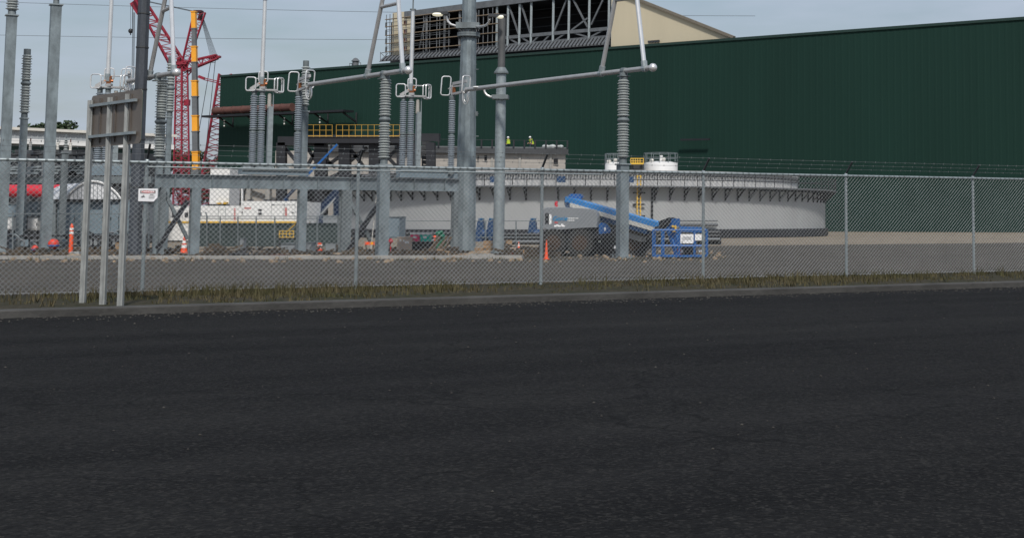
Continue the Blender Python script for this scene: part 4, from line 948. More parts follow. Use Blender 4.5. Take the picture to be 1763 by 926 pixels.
for pa_, pb2, m_, w_ in [((272, 428), (321, 346), black, .15), ((284, 331), (327, 412), galv2, .12), ((598, 432), (650, 350), black, .17), ((601, 340), (643, 418), galv2, .13), ((601, 432), (628, 392), black, .1)]:
    P, Q = Fx(pa_[0]), Fx(pb2[0]); q = MB(); q.bar(P + fn_ * .12 * (1 if m_ is black else -1) + Vector((0, 0, max(.05, ZT(pa_[1], P.y)))), Q + fn_ * .12 * (1 if m_ is black else -1) + Vector((0, 0, max(.05, ZT(pb2[1], Q.y)))), w_, w_); part('brace', q, m_, fr, None, 0)
q = MB(); P, Q = Fx(604), Fx(650); q.bar(Fx(640) + Vector((0, 0, .1)), Fx(650) + Vector((0, 0, 2.9)), .03, .03); part('ground_lead', q, offwhite, fr)
# loose steelwork and switch bases on the beam
def sbase(x0, x1, y0, label):
    P, Q = Fx(x0), Fx(x1); t = thing('switch_cradle', label, 'switch cradle', P + Vector((0, 0, zb1)), 'switch base frames'); z1_ = ZT(y0, (P.y + Q.y) / 2); rz = math.atan2(fd.y, fd.x); ln = (Q - P).length
    M_ = (P + Q) / 2
    q = MB(); q.box(M_ + fn_ * .0 + Vector((0, 0, (zb1 + z1_) / 2 + .02)), (ln, .4, z1_ - zb1 - .03), rz); part('channel_frame', q, cabinet, t, None, 0)
    q = MB()
    for i in range(7): q.box(M_ + fd * ln * random.uniform(-.45, .45) + fn_ * .1 + Vector((0, 0, z1_ + .04)), (random.uniform(.1, .4), .12, random.uniform(.05, .11)), rz + random.uniform(-.2, .2))
    part('linkage_pieces', q, galv_light, t, None, 0)
    q = MB(); q.tube(M_ - fd * ln * .5 + fn_ * .235 + Vector((0, 0, z1_ - .06)), M_ + fd * ln * .5 + fn_ * .235 + Vector((0, 0, z1_ - .06)), .035, None, 6); part('drive_rod', q, galv2, t)
    return t
sbase(411, 527, 291, 'blue grey switch cradle on the beam under the middle left insulators')
sbase(684, 783, 292, 'blue grey switch cradle on the beam left of the big round pole')
sb3 = thing('switch_cradle', 'blue grey switch cradle behind the sign posts at the left', 'switch cradle', GX(200, 57) + Vector((0, 0, 3.0)), 'switch base frames')
q = MB(); boxpx(q, 155, 224, 286, 302, 56, .8); part('channel_frame', q, cabinet, sb3, None, 0)
q = MB(); boxpx(q, 160, 190, 284, 286.5, 56.2, .2); boxpx(q, 196, 215, 283.5, 286, 56.2, .2); part('linkage_pieces', q, galv_light, sb3, None, 0)

# --- the opened switches: twin insulators, arcing rings and a vertical blade
def rrect(c, ex, ez, a, b_, rc, n=4):
    pts = []
    for cx_, cz_, a0 in ((a - rc, b_ - rc, 0), (-a + rc, b_ - rc, 90), (-a + rc, -b_ + rc, 180), (a - rc, -b_ + rc, 270)):
        for i in range(n + 1):
            t = R(a0 + 90 * i / n); pts.append(c + ex * (cx_ + rc * math.cos(t)) + ez * (cz_ + rc * math.sin(t)))
    return pts
EX, EZ = Vector((.94, .34, 0)), Vector((0, 0, 1)); EY = Vector((-.34, .94, 0))
def blade_switch(px, Y, label, zlow=3.35):
    b = GX(px, Y); t = thing('disconnect_switch', label, 'switch', b, 'opened disconnect switches')
    z1_ = 6.35
    for dx, dy in ((.03, 0), (-.27, .12)):
        c = b + EX * dx + EY * dy
        part('insulator', insul(.15, .108, zlow + .15, 4.86, 17, c, False), polymer, t); part('insulator', insul(.15, .108, 5.03, z1_, 15, c, False), polymer, t)
        q = MB(); q.lathe([(.11, 4.86), (.15, 4.88), (.15, 4.91), (.07, 4.93), (.07, 4.96), (.15, 4.98), (.15, 5.01), (.11, 5.03)], c, 16); part('joint_flange', q, galv_light, t)
        q = MB(); q.lathe([(.12, zlow - .05), (.12, zlow + .15)], c, 16); part('foot', q, galv2, t)
        q = MB(); q.lathe([(.1, z1_), (.1, z1_ + .14), (.16, z1_ + .16), (.16, z1_ + .2)], c, 16); part('head_fitting', q, galv2, t)
    zt_ = 6.6; o = b + Vector((0, 0, zt_)); s_ = 1 / 43.0
    q = MB(); q.bar(o + EX * -.45 + EZ * -.02, o + EX * .62 + EZ * -.02, .14, .06); q.bar(o + EX * -.42, o + EX * .02 + EZ * .3, .1, .12); q.box(o + EX * .05 + EZ * .06, (.22, .2, .1)); part('top_frame', q, alu_dull, t, None, 0)
    q = MB(); q.box(o + EX * .03 + EZ * .24, (.17, .16, .26), .4); q.box(o + EX * .1 + EZ * .36, (.1, .1, .1), .4); q.tube(o + EX * -.12 + EZ * .22, o + EX * .2 + EZ * .22, .06, None, 8); part('hinge_contact', q, copper, t, None, 0)
    q = MB(); q.tube(o + EZ * .3, o + EZ * 3.62 + EX * .02, .085, .075, 12); part('blade', q, alu, t)
    q = MB(); q.tube(o + EZ * 3.62 + EX * .02, o + EZ * 3.67 + EX * .02, .13, None, 12); q.tube(o + EZ * 3.66 + EX * .02, o + EZ * 5.2 + EX * .03, .03, None, 8); part('blade_tip', q, galv2, t)
    q = MB(); q.tube(o + EZ * .2, o + EZ * .5, .1, None, 10); part('blade_socket', q, galv_light, t)
    rr = .026
    for c, ex, a, h in [(o + EX * -.42 + EZ * .19 - EY * .12, (EX * .9 - EY * .25).normalized(), .19, .27), (o + EX * .05 + EZ * .5, EX, .17, .22),
                        (o + EX * .62 + EZ * .16 - EY * .1, (EX * .6 + EY * .6).normalized(), .2, .29), (o + EX * .71 + EZ * .17 - EY * .2, (EX * .6 + EY * .6).normalized(), .17, .29)]:
        q = MB(); q.path(rrect(c, ex, EZ, a, h, .09), rr, 7, True); part('arcing_ring', q, alu, t)
    q = MB(); q.path([o + EX * -.25 + EZ * .42, o + EX * .0 + EZ * .43 + EY * .1, o + EX * .5 + EZ * .42], .024, 6); q.path([o + EX * -.5 + EZ * -.03, o + EX * .5 + EZ * -.06, o + EX * .75 + EZ * -.08], .024, 6); part('ring_carrier', q, alu, t)
    # slim operating post beside the insulators
    c = b + EX * .36 + EY * .1; q = MB(); sq_column(q, c + Vector((0, 0, zlow - .1)), .19, 6.02 - zlow, YAW); part('operating_post', q, galv_light, t, None, 0)
    q = MB(); q.tube(c + EX * -.05 + Vector((0, 0, 5.85)), c + EX * -.05 + Vector((0, 0, 6.45)), .085, .07, 10); part('drive_bushing', q, stone, t)
    q = MB(); q.bar(c + Vector((0, 0, zlow + .4)), c + EX * .3 + Vector((0, 0, zlow - .05)), .05, .05); q.tube(c + EX * .1 + Vector((0, 0, 5.9)), c + EX * .1 + Vector((0, 0, 6.5)), .02, None, 6); part('post_stay', q, galv_light, t, None, 0)
    return t
blade_switch(441.5, 58, 'opened switch with twin blue grey insulators in front of the rusty pipe')
blade_switch(701, 60.9, 'opened switch with twin blue grey insulators just left of the big round pole')
blade_switch(173, 56.8, 'opened switch whose rings and upright blade rise above the back of the road sign')

# --- jaw ends, where the busbars start
def jaw(px, Y, label, A, zlow=3.35):
    b = GX(px, Y); t = thing('switch_jaw', label, 'switch', b, 'switch jaw ends')
    part('insulator', insul(.15, .108, zlow + .15, 4.9, 17, b, False), polymer, t); part('insulator', insul(.15, .108, 5.07, 6.42, 15, b, False), polymer, t)
    q = MB(); q.lathe([(.11, 4.9), (.15, 4.92), (.07, 4.97), (.07, 5.0), (.15, 5.05), (.11, 5.07)], b, 16); part('joint_flange', q, galv_light, t)
    q = MB(); q.lathe([(.12, zlow - .05), (.12, zlow + .15)], b, 16); part('foot', q, galv2, t)
    q = MB(); q.lathe([(.1, 6.42), (.13, 6.5), (.13, 6.62)], b, 14); part('head_fitting', q, galv2, t)
    o = b + Vector((0, 0, 6.62)); ex = (A - o); ex.z = 0; ln = ex.length; ex.normalize(); ey = Vector((-ex.y, ex.x, 0))
    q = MB(); q.bar(o + EZ * .06, o + ex * ln + EZ * .12, .14, .09); q.box(o + EZ * .25, (.1, .14, .4), .5); q.bar(o + EZ * .5 + ex * .05, o + EZ * .55 + ex * ln, .09, .12); q.bar(o + EZ * .38, o + EZ * .38 + ex * ln * .8, .05, .06); part('jaw_frame', q, alu_dull, t, None, 0)
    q = MB(); q.box(o + EZ * .22 + ex * .1, (.12, .12, .26), .5); part('jaw_contact', q, copper, t, None, 0)
    for c, e, a, h in [(o + EZ * .42 - ex * .25 - ey * .16, (EX * .95).normalized(), .19, .4), (o + EZ * .42 + ex * ln * .9 + ey * .05, (EX * .8 + EY * .4).normalized(), .19, .36)]:
        q = MB(); q.path([p + EX * (.06 * (c.z - p.z) * -1) for p in rrect(c, e, EZ, a, h, .1)], .027, 7, True); part('arcing_ring', q, alu, t)
    for k in range(3):
        e = Matrix.Rotation(.5 * k, 3, 'Z') @ ex; c = o + ex * ln * .95 + EZ * -.02
        q = MB(); q.path([c + e * (.13 * math.cos(2 * math.pi * i / 14)) + EZ * (.3 * math.sin(2 * math.pi * i / 14) - (.1 if k else 0)) for i in range(14)], .016, 5, True); part('lead_loop', q, alu, t)
    q = MB(); q.path([o + EZ * .3 - ex * .3, o + EZ * .42, o + EZ * .5 + ex * .3], .024, 6); part('ring_carrier', q, alu, t)
    return t
jaw(506.5, 59.3, 'jaw cage on a blue grey insulator at the start of the middle busbar', B2a)
jaw(773.5, 61.2, 'jaw cage on a blue grey insulator touching the big round pole', B3a)
jaw(211.5, 58, 'jaw cage half hidden behind the dark pole at the left', B1a)

# --- round poles
rp_ = thing('round_pole', 'big faceted round steel pole with a bolted flange and two lamp arms', 'steel pole', GX(800, 63), 'round steel poles')
b = GX(800, 63); zf = ZT(60.5, 63); zt_ = ZT(-90, 63); s_ = 63 / F
q = MB(); q.lathe([(18.6 * s_, .04), (13.2 * s_, zf - .1)], b, 12); part('lower_shaft', q, galv, rp_, None, 15)
q = MB(); q.lathe([(12.3 * s_, zf + .1), (11.6 * s_, zt_)], b, 12); part('upper_shaft', q, galv, rp_, None, 15)
q = MB(); q.lathe([(18 * s_, zf - .1), (19.5 * s_, zf - .09), (19.5 * s_, zf - .01), (19 * s_, zf), (19.5 * s_, zf + .01), (19.5 * s_, zf + .08), (16 * s_, zf + .1)], b, 24); part('bolted_flange', q, galv2, rp_)
q = MB()
for i in range(20): a_ = i * math.pi / 10; q.tube(b + Vector((math.cos(a_) * 17 * s_, math.sin(a_) * 17 * s_, zf - .16)), b + Vector((math.cos(a_) * 17 * s_, math.sin(a_) * 17 * s_, zf + .17)), .03, None, 6)
part('flange_bolts', q, charcoal, rp_)
q = MB(); q.lathe([(24 * s_, .03), (24 * s_, .1)], b, 20); part('base_flange', q, galv2, rp_, None, 20)
zc2 = ZT(46, 63); q = MB(); q.box(b + Vector((0, -.18, zc2)), (1.0, .5, .26), .1); q.box(b + Vector((.18, -.36, zc2)), (.36, .2, .24), .1); part('arm_bracket', q, galv2, rp_, None, 0)
q = MB(); q.path([W(x, y, 62.8) for x, y in ((794, 44.5), (784, 45), (776, 42.5), (771, 37), (768.5, 29))], .05, 8); arm = part('lamp_arm', q, alu, rp_)
q = MB(); q.path([W(x, y, 62.8 - 3.5 * (x - 820) / 23.5) for x, y in ((820, 46.3), (829, 46.5), (837, 44), (841.5, 39), (843.5, 33))], .05, 8); part('lamp_arm', q, alu, rp_)
def lamp(parent, x0, x1, xh, y, Y):
    q = MB(); q.bar(W(xh, y - 2.5, Y), W((x0 + x1) / 2, y - 1.6, Y), .26, .12); h = part('lamp_head', q, charcoal, parent, None, 0)
    c = W((x0 + x1) / 2, y, Y); r = (x1 - x0) / 2 * Y / F; q = MB(); q.lathe([(r * .8, .05), (r, 0), (r * .85, -.05), (r * .4, -.075), (.01, -.08)], c, 16); part('lamp_lens', q, lamp_glow, h)
lamp(rp_, 744, 763, 771, 25.5, 62.6); lamp(rp_, 855, 867.5, 842, 29.5, 59.3)
q = MB()
for i, y_ in enumerate((120, 150, 196, 235)): p = W(818.5, y_, 63.0); q.tube(p + Vector((-.1, 0, 0)), p + Vector((.14, 0, 0)), .02, None, 6)
q.box(W(819.5, 196, 63), (.16, .12, .2)); q.tube(W(817.5, 130, 63.1), W(818.5, 300, 63.1), .02, None, 6); q.ball(W(818, 112, 63), .06, 8); part('step_bolts', q, galv2, rp_)
s_ = 60 / F
sp2 = thing('round_pole', 'slimmer stepped round steel pole right of the big flanged pole', 'steel pole', GX(858, 60), 'round steel poles')
b = GX(858, 60); zf = ZT(124, 60); q = MB(); q.lathe([(9.9 * s_, .04), (8.4 * s_, zf - .05)], b, 16); part('lower_shaft', q, galv_light, sp2)
q = MB(); q.lathe([(12.5 * s_, zf - .08), (12.5 * s_, zf - .02), (10 * s_, zf + .06), (7 * s_, zf + .18)], b, 20); part('flare_collar', q, galv2, sp2)
q = MB(); q.lathe([(6.3 * s_, zf + .1), (6.3 * s_, ZT(29, 60)), (9 * s_, ZT(28.5, 60)), (9 * s_, ZT(26, 60))], b, 16); part('upper_shaft', q, charcoal, sp2); sp2.children[-1].data.materials[0] = mat('dull_grey_pole', (0.085, 0.088, 0.09), 0.6, 0.1, 0.2, 2.0)
q = MB(); q.box(b + Vector((0, -.1, ZT(168, 60))), (.66, .5, .17), .05); q.box(b + Vector((.1, -.22, ZT(168, 60))), (.2, .3, .19), .05); part('arm_bracket', q, galv2, sp2, None, 0)
q = MB(); q.path([W(x, y, 59.9) for x, y in ((850, 167), (844, 167), (838, 164), (834.5, 159), (833, 153))], .045, 8); part('lamp_arm', q, alu, sp2)
q = MB(); q.bar(W(833, 152, 59.9), W(826, 150.5, 59.9), .2, .1); h_ = part('lamp_head', q, charcoal, sp2, None, 0); c = W(822, 151, 59.9)
q = MB(); q.lathe([(.17, .04), (.2, 0), (.1, -.06), (.01, -.065)], c, 14); part('lamp_lens', q, white, h_)
q = MB(); q.lathe([(14 * s_, .03), (14 * s_, .1)], b, 16); part('base_flange', q, galv2, sp2)
q = MB()
for y_ in (110, 118, 192, 214): q.ball(W(866 if y_ < 125 else 868.5, y_, 60), .045, 6)
part('step_bolts', q, galv_light, sp2)

# --- gear bay at the left: twin beams, small bushings, cabinets
gb = thing('gear_beam', 'weathered steel beams across the left bay above the cabinets', 'steel frame', GX(80, 67))
YG = 67.0
q = MB(); q.add([], []); A_, B_ = PZ(-60, YG, ZT(310, YG)), PZ(262, YG, ZT(310, YG)); q.bar(A_, B_, .3, .3); part('lower_beam', q, galv2, gb, None, 0)
q = MB(); A_, B_ = PZ(40, YG + 1, ZT(260.5, YG)), PZ(158, YG + 1, ZT(262, YG)); q.bar(A_, B_, .3, .2); part('upper_beam', q, midgrey, gb, None, 0)
q = MB(); q.bar(PZ(-60, YG - .4, ZT(292, YG)), PZ(160, YG - .4, ZT(294, YG)), .12, .07); part('conduit_tray', q, galv_light, gb, None, 0)
for px in (-30, 40, 150): q = MB(); q.bar(GX(px, YG + .5), PZ(px, YG + .5, ZT(262, YG)), .22, .22); part('frame_leg', q, galv2, gb, None, 0)
for i, (px, y0, lb) in enumerate([(52, 236, 'pale small bushing with brown top at the left end of the upper beam'), (99, 238, 'pale small bushing just right of the second tall column'), (113, 229, 'grey knobbed bushing, tallest on the upper beam'), (121, 238, 'pale small bushing with brown top near the stub column')]):
    b = PZ(px, YG + 1, ZT(258.5, YG)); h = ZT(y0, YG) - b.z; t = thing('bushing', lb, 'bushing', b, 'small bushings on the beam')
    part('insulator', insul(.075 if i != 2 else .11, .06, b.z, b.z + h * .72, 5, Vector((b.x, b.y, 0))), porcelain if i == 2 else offwhite, t)
    q = MB(); q.tube(b + Vector((0, 0, h * .72)), b + Vector((0, 0, h)), .03, None, 6); part('terminal', q, rust if i in (0, 3) else galv2, t)
q_ = 0
for px in (12, 30, 62, 97, 128, 138):
    b = PZ(px, YG - .2, ZT(303, YG)); t = thing('breaker_mechanism', ['grey switch mechanism on the beam at the left edge', 'grey switch mechanism behind the slim left column', 'grey switch mechanism between slim column and second tall column', 'grey switch mechanism right of the second tall column', 'grey switch mechanism right of the stub column', 'grey switch mechanism left of the first sign post'][q_], 'switch mechanism', b, 'switch mechanisms on the left beam'); q_ += 1
    q = MB(); q.box(b + Vector((0, 0, .25)), (.34, .3, .5)); q.lathe([(.2, .5), (.2, .62), (.1, .7), (.1, .95)], b, 12); part('drum', q, midgrey, t)
    q = MB(); q.bar(b + Vector((-.3, -.2, .35)), b + Vector((.32, -.2, .42)), .06, .08); q.box(b + Vector((.1, -.2, .68)), (.5, .1, .1), .2); q.box(b + Vector((-.1, -.22, .12)), (.6, .12, .1)); part('linkage', q, galv_light, t, None, 0)
    q = MB(); q.tube(b + Vector((-.22, -.1, .95)), b + Vector((.3, -.1, 1.0)), .06, None, 8); q.box(b + Vector((0, 0, 1.12)), (.25, .22, .16)); part('contact_arm', q, charcoal, t, None, 0)
q = MB(); rr_ = ZT(318, 80) - ZT(340, 80); q.tube(PZ(-8, 80, ZT(329, 80)), PZ(108, 80, ZT(329, 80)), rr_ / 2, None, 20)
rt = thing('red_tank', 'bright red horizontal cylinder tank behind the left columns', 'tank', GX(60, 80)); part('barrel', q, red_bright, rt)
q = MB()
for px in (5, 50, 95): q.box(GX(px, 80) + Vector((0, 0, ZT(338, 80) / 2)), (.25, .7, ZT(337, 80)))
part('saddles', q, charcoal, rt, None, 0)
dkm = thing('transformer_hulk', 'dark transformer body behind the gear beam at the left', 'transformer', GX(90, 88)); q = MB(); boxpx(q, -40, 250, 264, None, 88, 3); part('casing', q, charcoal, dkm, None, 0)
q = MB()
for i in range(24): boxpx(q, -36 + i * 12, -31 + i * 12, 275, 316, 87.6, .35)
part('radiator_fins', q, midgrey, dkm, None, 0)
# arched white canopy over the cabinets
YA = 66.6; ca = thing('arched_canopy', 'white arched canopy with ribbed end panel above the blue grey cabinets', 'canopy', GX(155, YA))
def arch(x0, x1, y0, y1, Y, n=16):
    return [W(x0 + (x1 - x0) * i / n, y1 - (y1 - y0) * math.sin(math.pi * i / n) ** .75, Y) for i in range(n + 1)]
q = MB(); q.prism(arch(114, 207, 313, 343, YA), (-3.3, 4.5, 0)); part('end_panel', q, mat('white_ribbed_end', (0.66, 0.67, 0.69), 0.5, 0, .08, 3.0), ca, None, 30)
q = MB(); q.path(arch(113, 208, 312.2, 343, YA - .06), .05, 6); part('rim', q, white, ca)
q = MB()
for i in range(13): px = 120 + i * 6.8; y_ = 343 - 30 * math.sin(math.pi * (px - 114) / 93) ** .75; q.bar(W(px, 343, YA - .02), W(px, y_ + 1, YA - .02), .02, .02)
part('panel_ribs', q, stairblue, ca, None, 0)
q = MB(); boxpx(q, 92, 210, 343, 345.5, YA, 4); part('edge_channel', q, charcoal, ca, None, 0)
for px in (94, 209): q = MB(); q.bar(GX(px, YA + .2), PZ(px, YA + .2, ZT(345, YA)), .16, .16); part('leg', q, galv2, ca, None, 0)
def cab(x0, x1, y0, Y, dep, label, m_=cabinet, panels=2, yleg=404, group='switchgear cabinets'):
    t = thing('switchgear_cabinet', label, 'cabinet', GX((x0 + x1) / 2, Y), group)
    q = MB(); boxpx(q, x0, x1, y0, yleg, Y, dep); part('body', q, m_, t, None, 0)
    for i in range(panels):
        a_, b_ = x0 + (x1 - x0) * i / panels, x0 + (x1 - x0) * (i + 1) / panels
        q = MB(); boxpx(q, a_ + .7, b_ - .7, y0 + 2.5, yleg - 2, Y - .03, .06); d_ = part('door', q, m_, t, None, 0)
        q = MB(); boxpx(q, b_ - 2.6, b_ - 1.9, (y0 + yleg) / 2 - 2, (y0 + yleg) / 2 + 3, Y - .08, .06); part('handle', q, charcoal, d_, None, 0)
    q = MB()
    for px in (x0 + 2, x1 - 2): boxpx(q, px - 1, px + 1, yleg, None, Y + .1, .15); boxpx(q, px - 1, px + 1, yleg, None, Y + dep - .3, .15)
    part('legs', q, charcoal, t, None, 0)
    q = MB(); boxpx(q, x0 - .5, x1 + .5, y0 - 1.2, y0, Y - .05, dep + .1); part('roof_cap', q, galv2, t, None, 0)
    return t
cab(110, 150, 348, 66.8, 1.6, 'broad blue grey switchgear cabinet behind the orange delineator', cabinet, 2)
cab(151, 178, 347, 67, 1.6, 'blue grey switchgear cabinet between the first two sign posts', cabinet, 1)
cab(179, 206, 347, 66.8, 1.6, 'blue grey switchgear cabinet between the second and third sign posts', cabinet, 2)
cab(207, 224, 344, 66.4, 1.6, 'narrow blue grey cabinet left of the dark pole', cabinet, 1)
cab(83, 103, 350, 67, 1.2, 'blue grey cabinet behind the stub column', cabinet, 1, 400)
cab(12, 28, 352, 66, 1.0, 'blue grey control box behind the leftmost column foot', cabinet, 1, 396)
cab(45, 66, 348, 68, 1.0, 'blue grey control box between slim column and second tall column', cabinet, 2, 372)
cab(48, 65, 375, 67, .8, 'white control box low between slim column and second tall column', white, 1, 396)
cab(12, 24, 374, 65.5, .8, 'white control box low beside the leftmost column', white, 1, 395)
cab(240, 255, 352, 66, 1.0, 'pale grey meter cabinet between dark pole and fence post', stairblue, 2, 404)
cab(556, 581, 372, 74, 1.5, 'big pale grey cabinet left of the leaning black brace', stairblue, 1, 428)
cab(669, 688, 374, 69, 1.2, 'grey green transformer cabinet right of the middle busbar column', cabinet, 1, 410)
cab(413, 420, 411, 62, .3, 'small grey electrical box in front of the green screen', stairblue, 1, 427)
cab(484, 508, 420, 61, .8, 'low pale grey box in front of the yellow handrail', stairblue, 2, 434)
cab(525, 536, 418, 61.5, .6, 'grey upright box left of the orange barrels', stairblue, 1, 434)

# ------------------------------------------------------------------ blue boom lift at the right
LY = 56.0; LS = LY / F
lift = thing('boom_lift', 'blue boom lift with grey engine cover and caged basket beside the right busbar column', 'boom lift', GX(1010, LY))
def lp(px, py, dy=0.0): return W(px, py, LY + dy)
cv = MB(); sil = [(934, 393), (932, 386), (932, 365), (935, 360), (941, 357.5), (960, 357), (990, 358), (1016, 359.5), (1025, 361.5), (1029.5, 367), (1030, 384), (1029, 392), (1000, 393), (965, 396), (945, 397)]
fr_ = [lp(x, y) for x, y in sil]; ctr = sum(fr_, Vector()) / len(fr_)
bk_ = [p + Vector((0, 1.7, 0)) for p in fr_]; i0_ = [ctr + (p - ctr) * .965 + Vector((0, -.07, 0)) for p in fr_]
n_ = len(fr_); cv.add(i0_ + fr_ + bk_, [tuple(range(n_))] + [(i, (i + 1) % n_, n_ + (i + 1) % n_, n_ + i) for i in range(n_)] + [(n_ + i, n_ + (i + 1) % n_, 2 * n_ + (i + 1) % n_, 2 * n_ + i) for i in range(n_)] + [tuple(range(3 * n_ - 1, 2 * n_ - 1, -1))])
cover = part('engine_cover', cv, covergrey, lift, None, 40)
FX = Matrix(((1, 0, 0), (0, 0, -1), (0, 1, 0))).to_4x4()      # lettering upright, facing the road
def flat(px, py, dy): return Matrix.Translation(lp(px, py, dy)) @ FX
text_mesh('Genie', 10.5 * LS, 'maker_lettering', ink_blue, cover, flat(964, 376.5, -.085), .006, .25)
q = MB(); boxpx(q, 977, 990, 375.2, 376.6, LY - .085, .01); boxpx(q, 991, 996, 375.2, 376.6, LY - .085, .01); boxpx(q, 977, 989, 379, 380.3, LY - .085, .01); part('white_caption', q, ink_white, cover, None, 0)
q = MB(); boxpx(q, 954, 973, 388, 390.5, LY - .085, .01); boxpx(q, 957, 962, 386.6, 388, LY - .084, .01); boxpx(q, 966, 970, 385.5, 388, LY - .084, .01); part('white_badge', q, ink_white, cover, None, 0)
q = MB(); boxpx(q, 955, 960, 382, 384.2, LY - .085, .01); part('red_badge', q, ink_red, cover, None, 0)
q = MB(); boxpx(q, 938.5, 945, 367, 386, LY - .078, .05); part('side_vent', q, black, cover, None, 0)
q = MB(); boxpx(q, 945.5, 949.5, 369, 386, LY - .08, .05); part('white_decal', q, ink_white, cover, None, 0)
q = MB(); boxpx(q, 945, 1058, 393, 410, LY + .15, 1.4); boxpx(q, 1030, 1120, 398, 412, LY + .25, 1.2); part('turntable_deck', q, black, lift, None, 0)
q = MB(); boxpx(q, 940, 1130, 408, 428, LY + .5, .9); boxpx(q, 1000, 1096, 412, 440, LY + .7, .5); part('chassis', q, black, lift, None, 0)
q = MB()
for px in (949, 968, 987): boxpx(q, px, px + 6, 404, 408, LY + .1, .1)
part('blue_tie_downs', q, blue_dark, lift, None, 0)
q = MB(); boxpx(q, 963, 968, 399.5, 401.3, LY + .1, .1); part('amber_marker', q, craneyellow, lift, None, 0)
q = MB(); boxpx(q, 1030, 1034, 414, 417.5, LY + .45, .1); part('white_plate', q, ink_white, lift, None, 0)
q = MB(); boxpx(q, 1057, 1060, 423, 428, LY + .3, .1); part('white_plate', q, ink_white, lift, None, 0)
for px, dy in ((952, -.05), (998, -.05), (955, 2.0), (1002, 2.0), (1092, .1), (1095, 2.0)):
    c = GX(px, LY + dy); r = .52; q = MB(); q.tube(c + Vector((0, -.02, r)), c + Vector((0, .36, r)), r, None, 28)
    for i in range(22):
        a_ = 2 * math.pi * i / 22; q.box(c + Vector((math.cos(a_) * r, .17, r + math.sin(a_) * r)), (.07, .38, .07), 0)
    for v in q.v: v.z = max(v.z, 0.0)
    w_ = part('wheel', q, rubber, lift); q = MB(); q.tube(c + Vector((0, -.05, r)), c + Vector((0, .1, r)), .3, .24, 18); q.tube(c + Vector((0, -.1, r)), c + Vector((0, .1, r)), .11, None, 12); part('rim', q, hub_brown, w_)
q = MB(); q.prism([lp(1031, 403, .1), lp(1031, 386, .1), lp(1036, 383, .1), lp(1044, 386, .1), lp(1052, 396, .1), lp(1050, 401, .1)], (0, .9, 0)); part('turret_plate', q, blue, lift, None, 0)
q = MB(); boxpx(q, 1040, 1043, 391.5, 397.5, LY + .06, .05); part('turret_decal', q, ink_white, lift, None, 0)
# booms: the upper folded boom comes towards the basket
b0, b1 = W(978, 343, 58), W(1139, 388, 54.8)
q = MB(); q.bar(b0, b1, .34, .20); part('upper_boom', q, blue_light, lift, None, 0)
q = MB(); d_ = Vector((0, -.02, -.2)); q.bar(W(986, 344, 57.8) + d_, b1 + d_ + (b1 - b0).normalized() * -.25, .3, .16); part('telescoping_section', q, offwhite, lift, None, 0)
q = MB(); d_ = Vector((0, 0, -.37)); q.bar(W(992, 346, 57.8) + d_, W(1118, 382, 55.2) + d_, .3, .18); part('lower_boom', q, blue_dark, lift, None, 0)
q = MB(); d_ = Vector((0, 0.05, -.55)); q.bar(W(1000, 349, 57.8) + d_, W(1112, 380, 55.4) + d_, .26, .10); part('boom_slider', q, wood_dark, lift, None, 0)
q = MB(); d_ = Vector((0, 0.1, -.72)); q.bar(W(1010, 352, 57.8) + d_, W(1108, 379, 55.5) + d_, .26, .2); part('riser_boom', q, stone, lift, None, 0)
q = MB(); q.prism([W(979, 352, 57.8), W(978, 337, 57.8), W(982, 333.5, 57.8), W(1000, 334, 57.8), W(1003, 339, 57.8), W(996, 352, 57.8), W(986, 354, 57.8)], (0, .55, 0)); part('boom_knuckle', q, blue, lift, None, 0)
q = MB(); q.bar(W(986, 352, 58.1), W(1034, 402, 56.8), .35, .4); q.bar(W(974, 355, 57.9), W(984, 353, 57.9), .2, .3); part('riser_link', q, blue_dark, lift, None, 0)
q = MB(); q.path([W(x, y, 58) for x, y in ((980, 353), (972.5, 353), (972.5, 342), (979, 342))], .025, 6); q.path([W(x, y, 58) for x, y in ((972.5, 347), (979, 347))], .02, 6); part('guard_loop', q, charcoal, lift)
q = MB(); p = lp(957.5, 356, .6); q.tube(p, p + Vector((0, 0, .18)), .06, None, 10); q.ball(p + Vector((0, 0, .16)), .065, 8); part('red_beacon', q, red_bright, lift)
q = MB(); q.bar(W(1139, 388, 54.8), W(1158, 381, 54.5), .3, .3); q.bar(W(1152, 383, 54.6), W(1162, 384, 54.5), .25, .35); part('jib_joint', q, black, lift, None, 0)
q = MB(); q.bar(W(1157, 384, 54.4), W(1169, 425, 54.1), .15, .2); q.bar(W(1150, 392, 54.5), W(1166, 440, 54), .12, .15); q.bar(W(1160, 383.5, 54.3), W(1166.5, 383.5, 54.2), .3, .3); part('jib', q, blue, lift, None, 0)
q = MB(); boxpx(q, 1156.5, 1164.5, 388, 391, 54.0, .1); boxpx(q, 1161.5, 1165, 391, 397, 54.0, .1); boxpx(q, 1158, 1163, 397, 399, 54.0, .1); part('yellow_cable_guide', q, yellow, lift, None, 0)
q = MB(); q.path([W(x, y, 54.4) for x, y in ((1128, 392), (1140, 388), (1150, 382), (1158, 390), (1163, 402), (1163, 415))], .03, 6); q.path([W(x, y, 54.4) for x, y in ((1134, 396), (1146, 386), (1154, 384), (1160, 398))], .025, 6); part('hydraulic_hoses', q, rubber, lift)
BY = 53.0; bx0, bx1 = 1124, 1216
def bp(px, py, back=0): return W(px, py, BY) + Vector((0, 1.05 * back, 0))
bsk = MB()
for back in (0, 1):
    for px in (bx0, 1139.5, 1169, 1195, bx1): bsk.tube(bp(px, 441, back), bp(px, 394.5 if px > 1160 else 396, back), .033, None, 8)
    for y_ in (396, 423.5): bsk.tube(bp(bx0, y_, back), bp(bx1, y_, back), .033, None, 8)
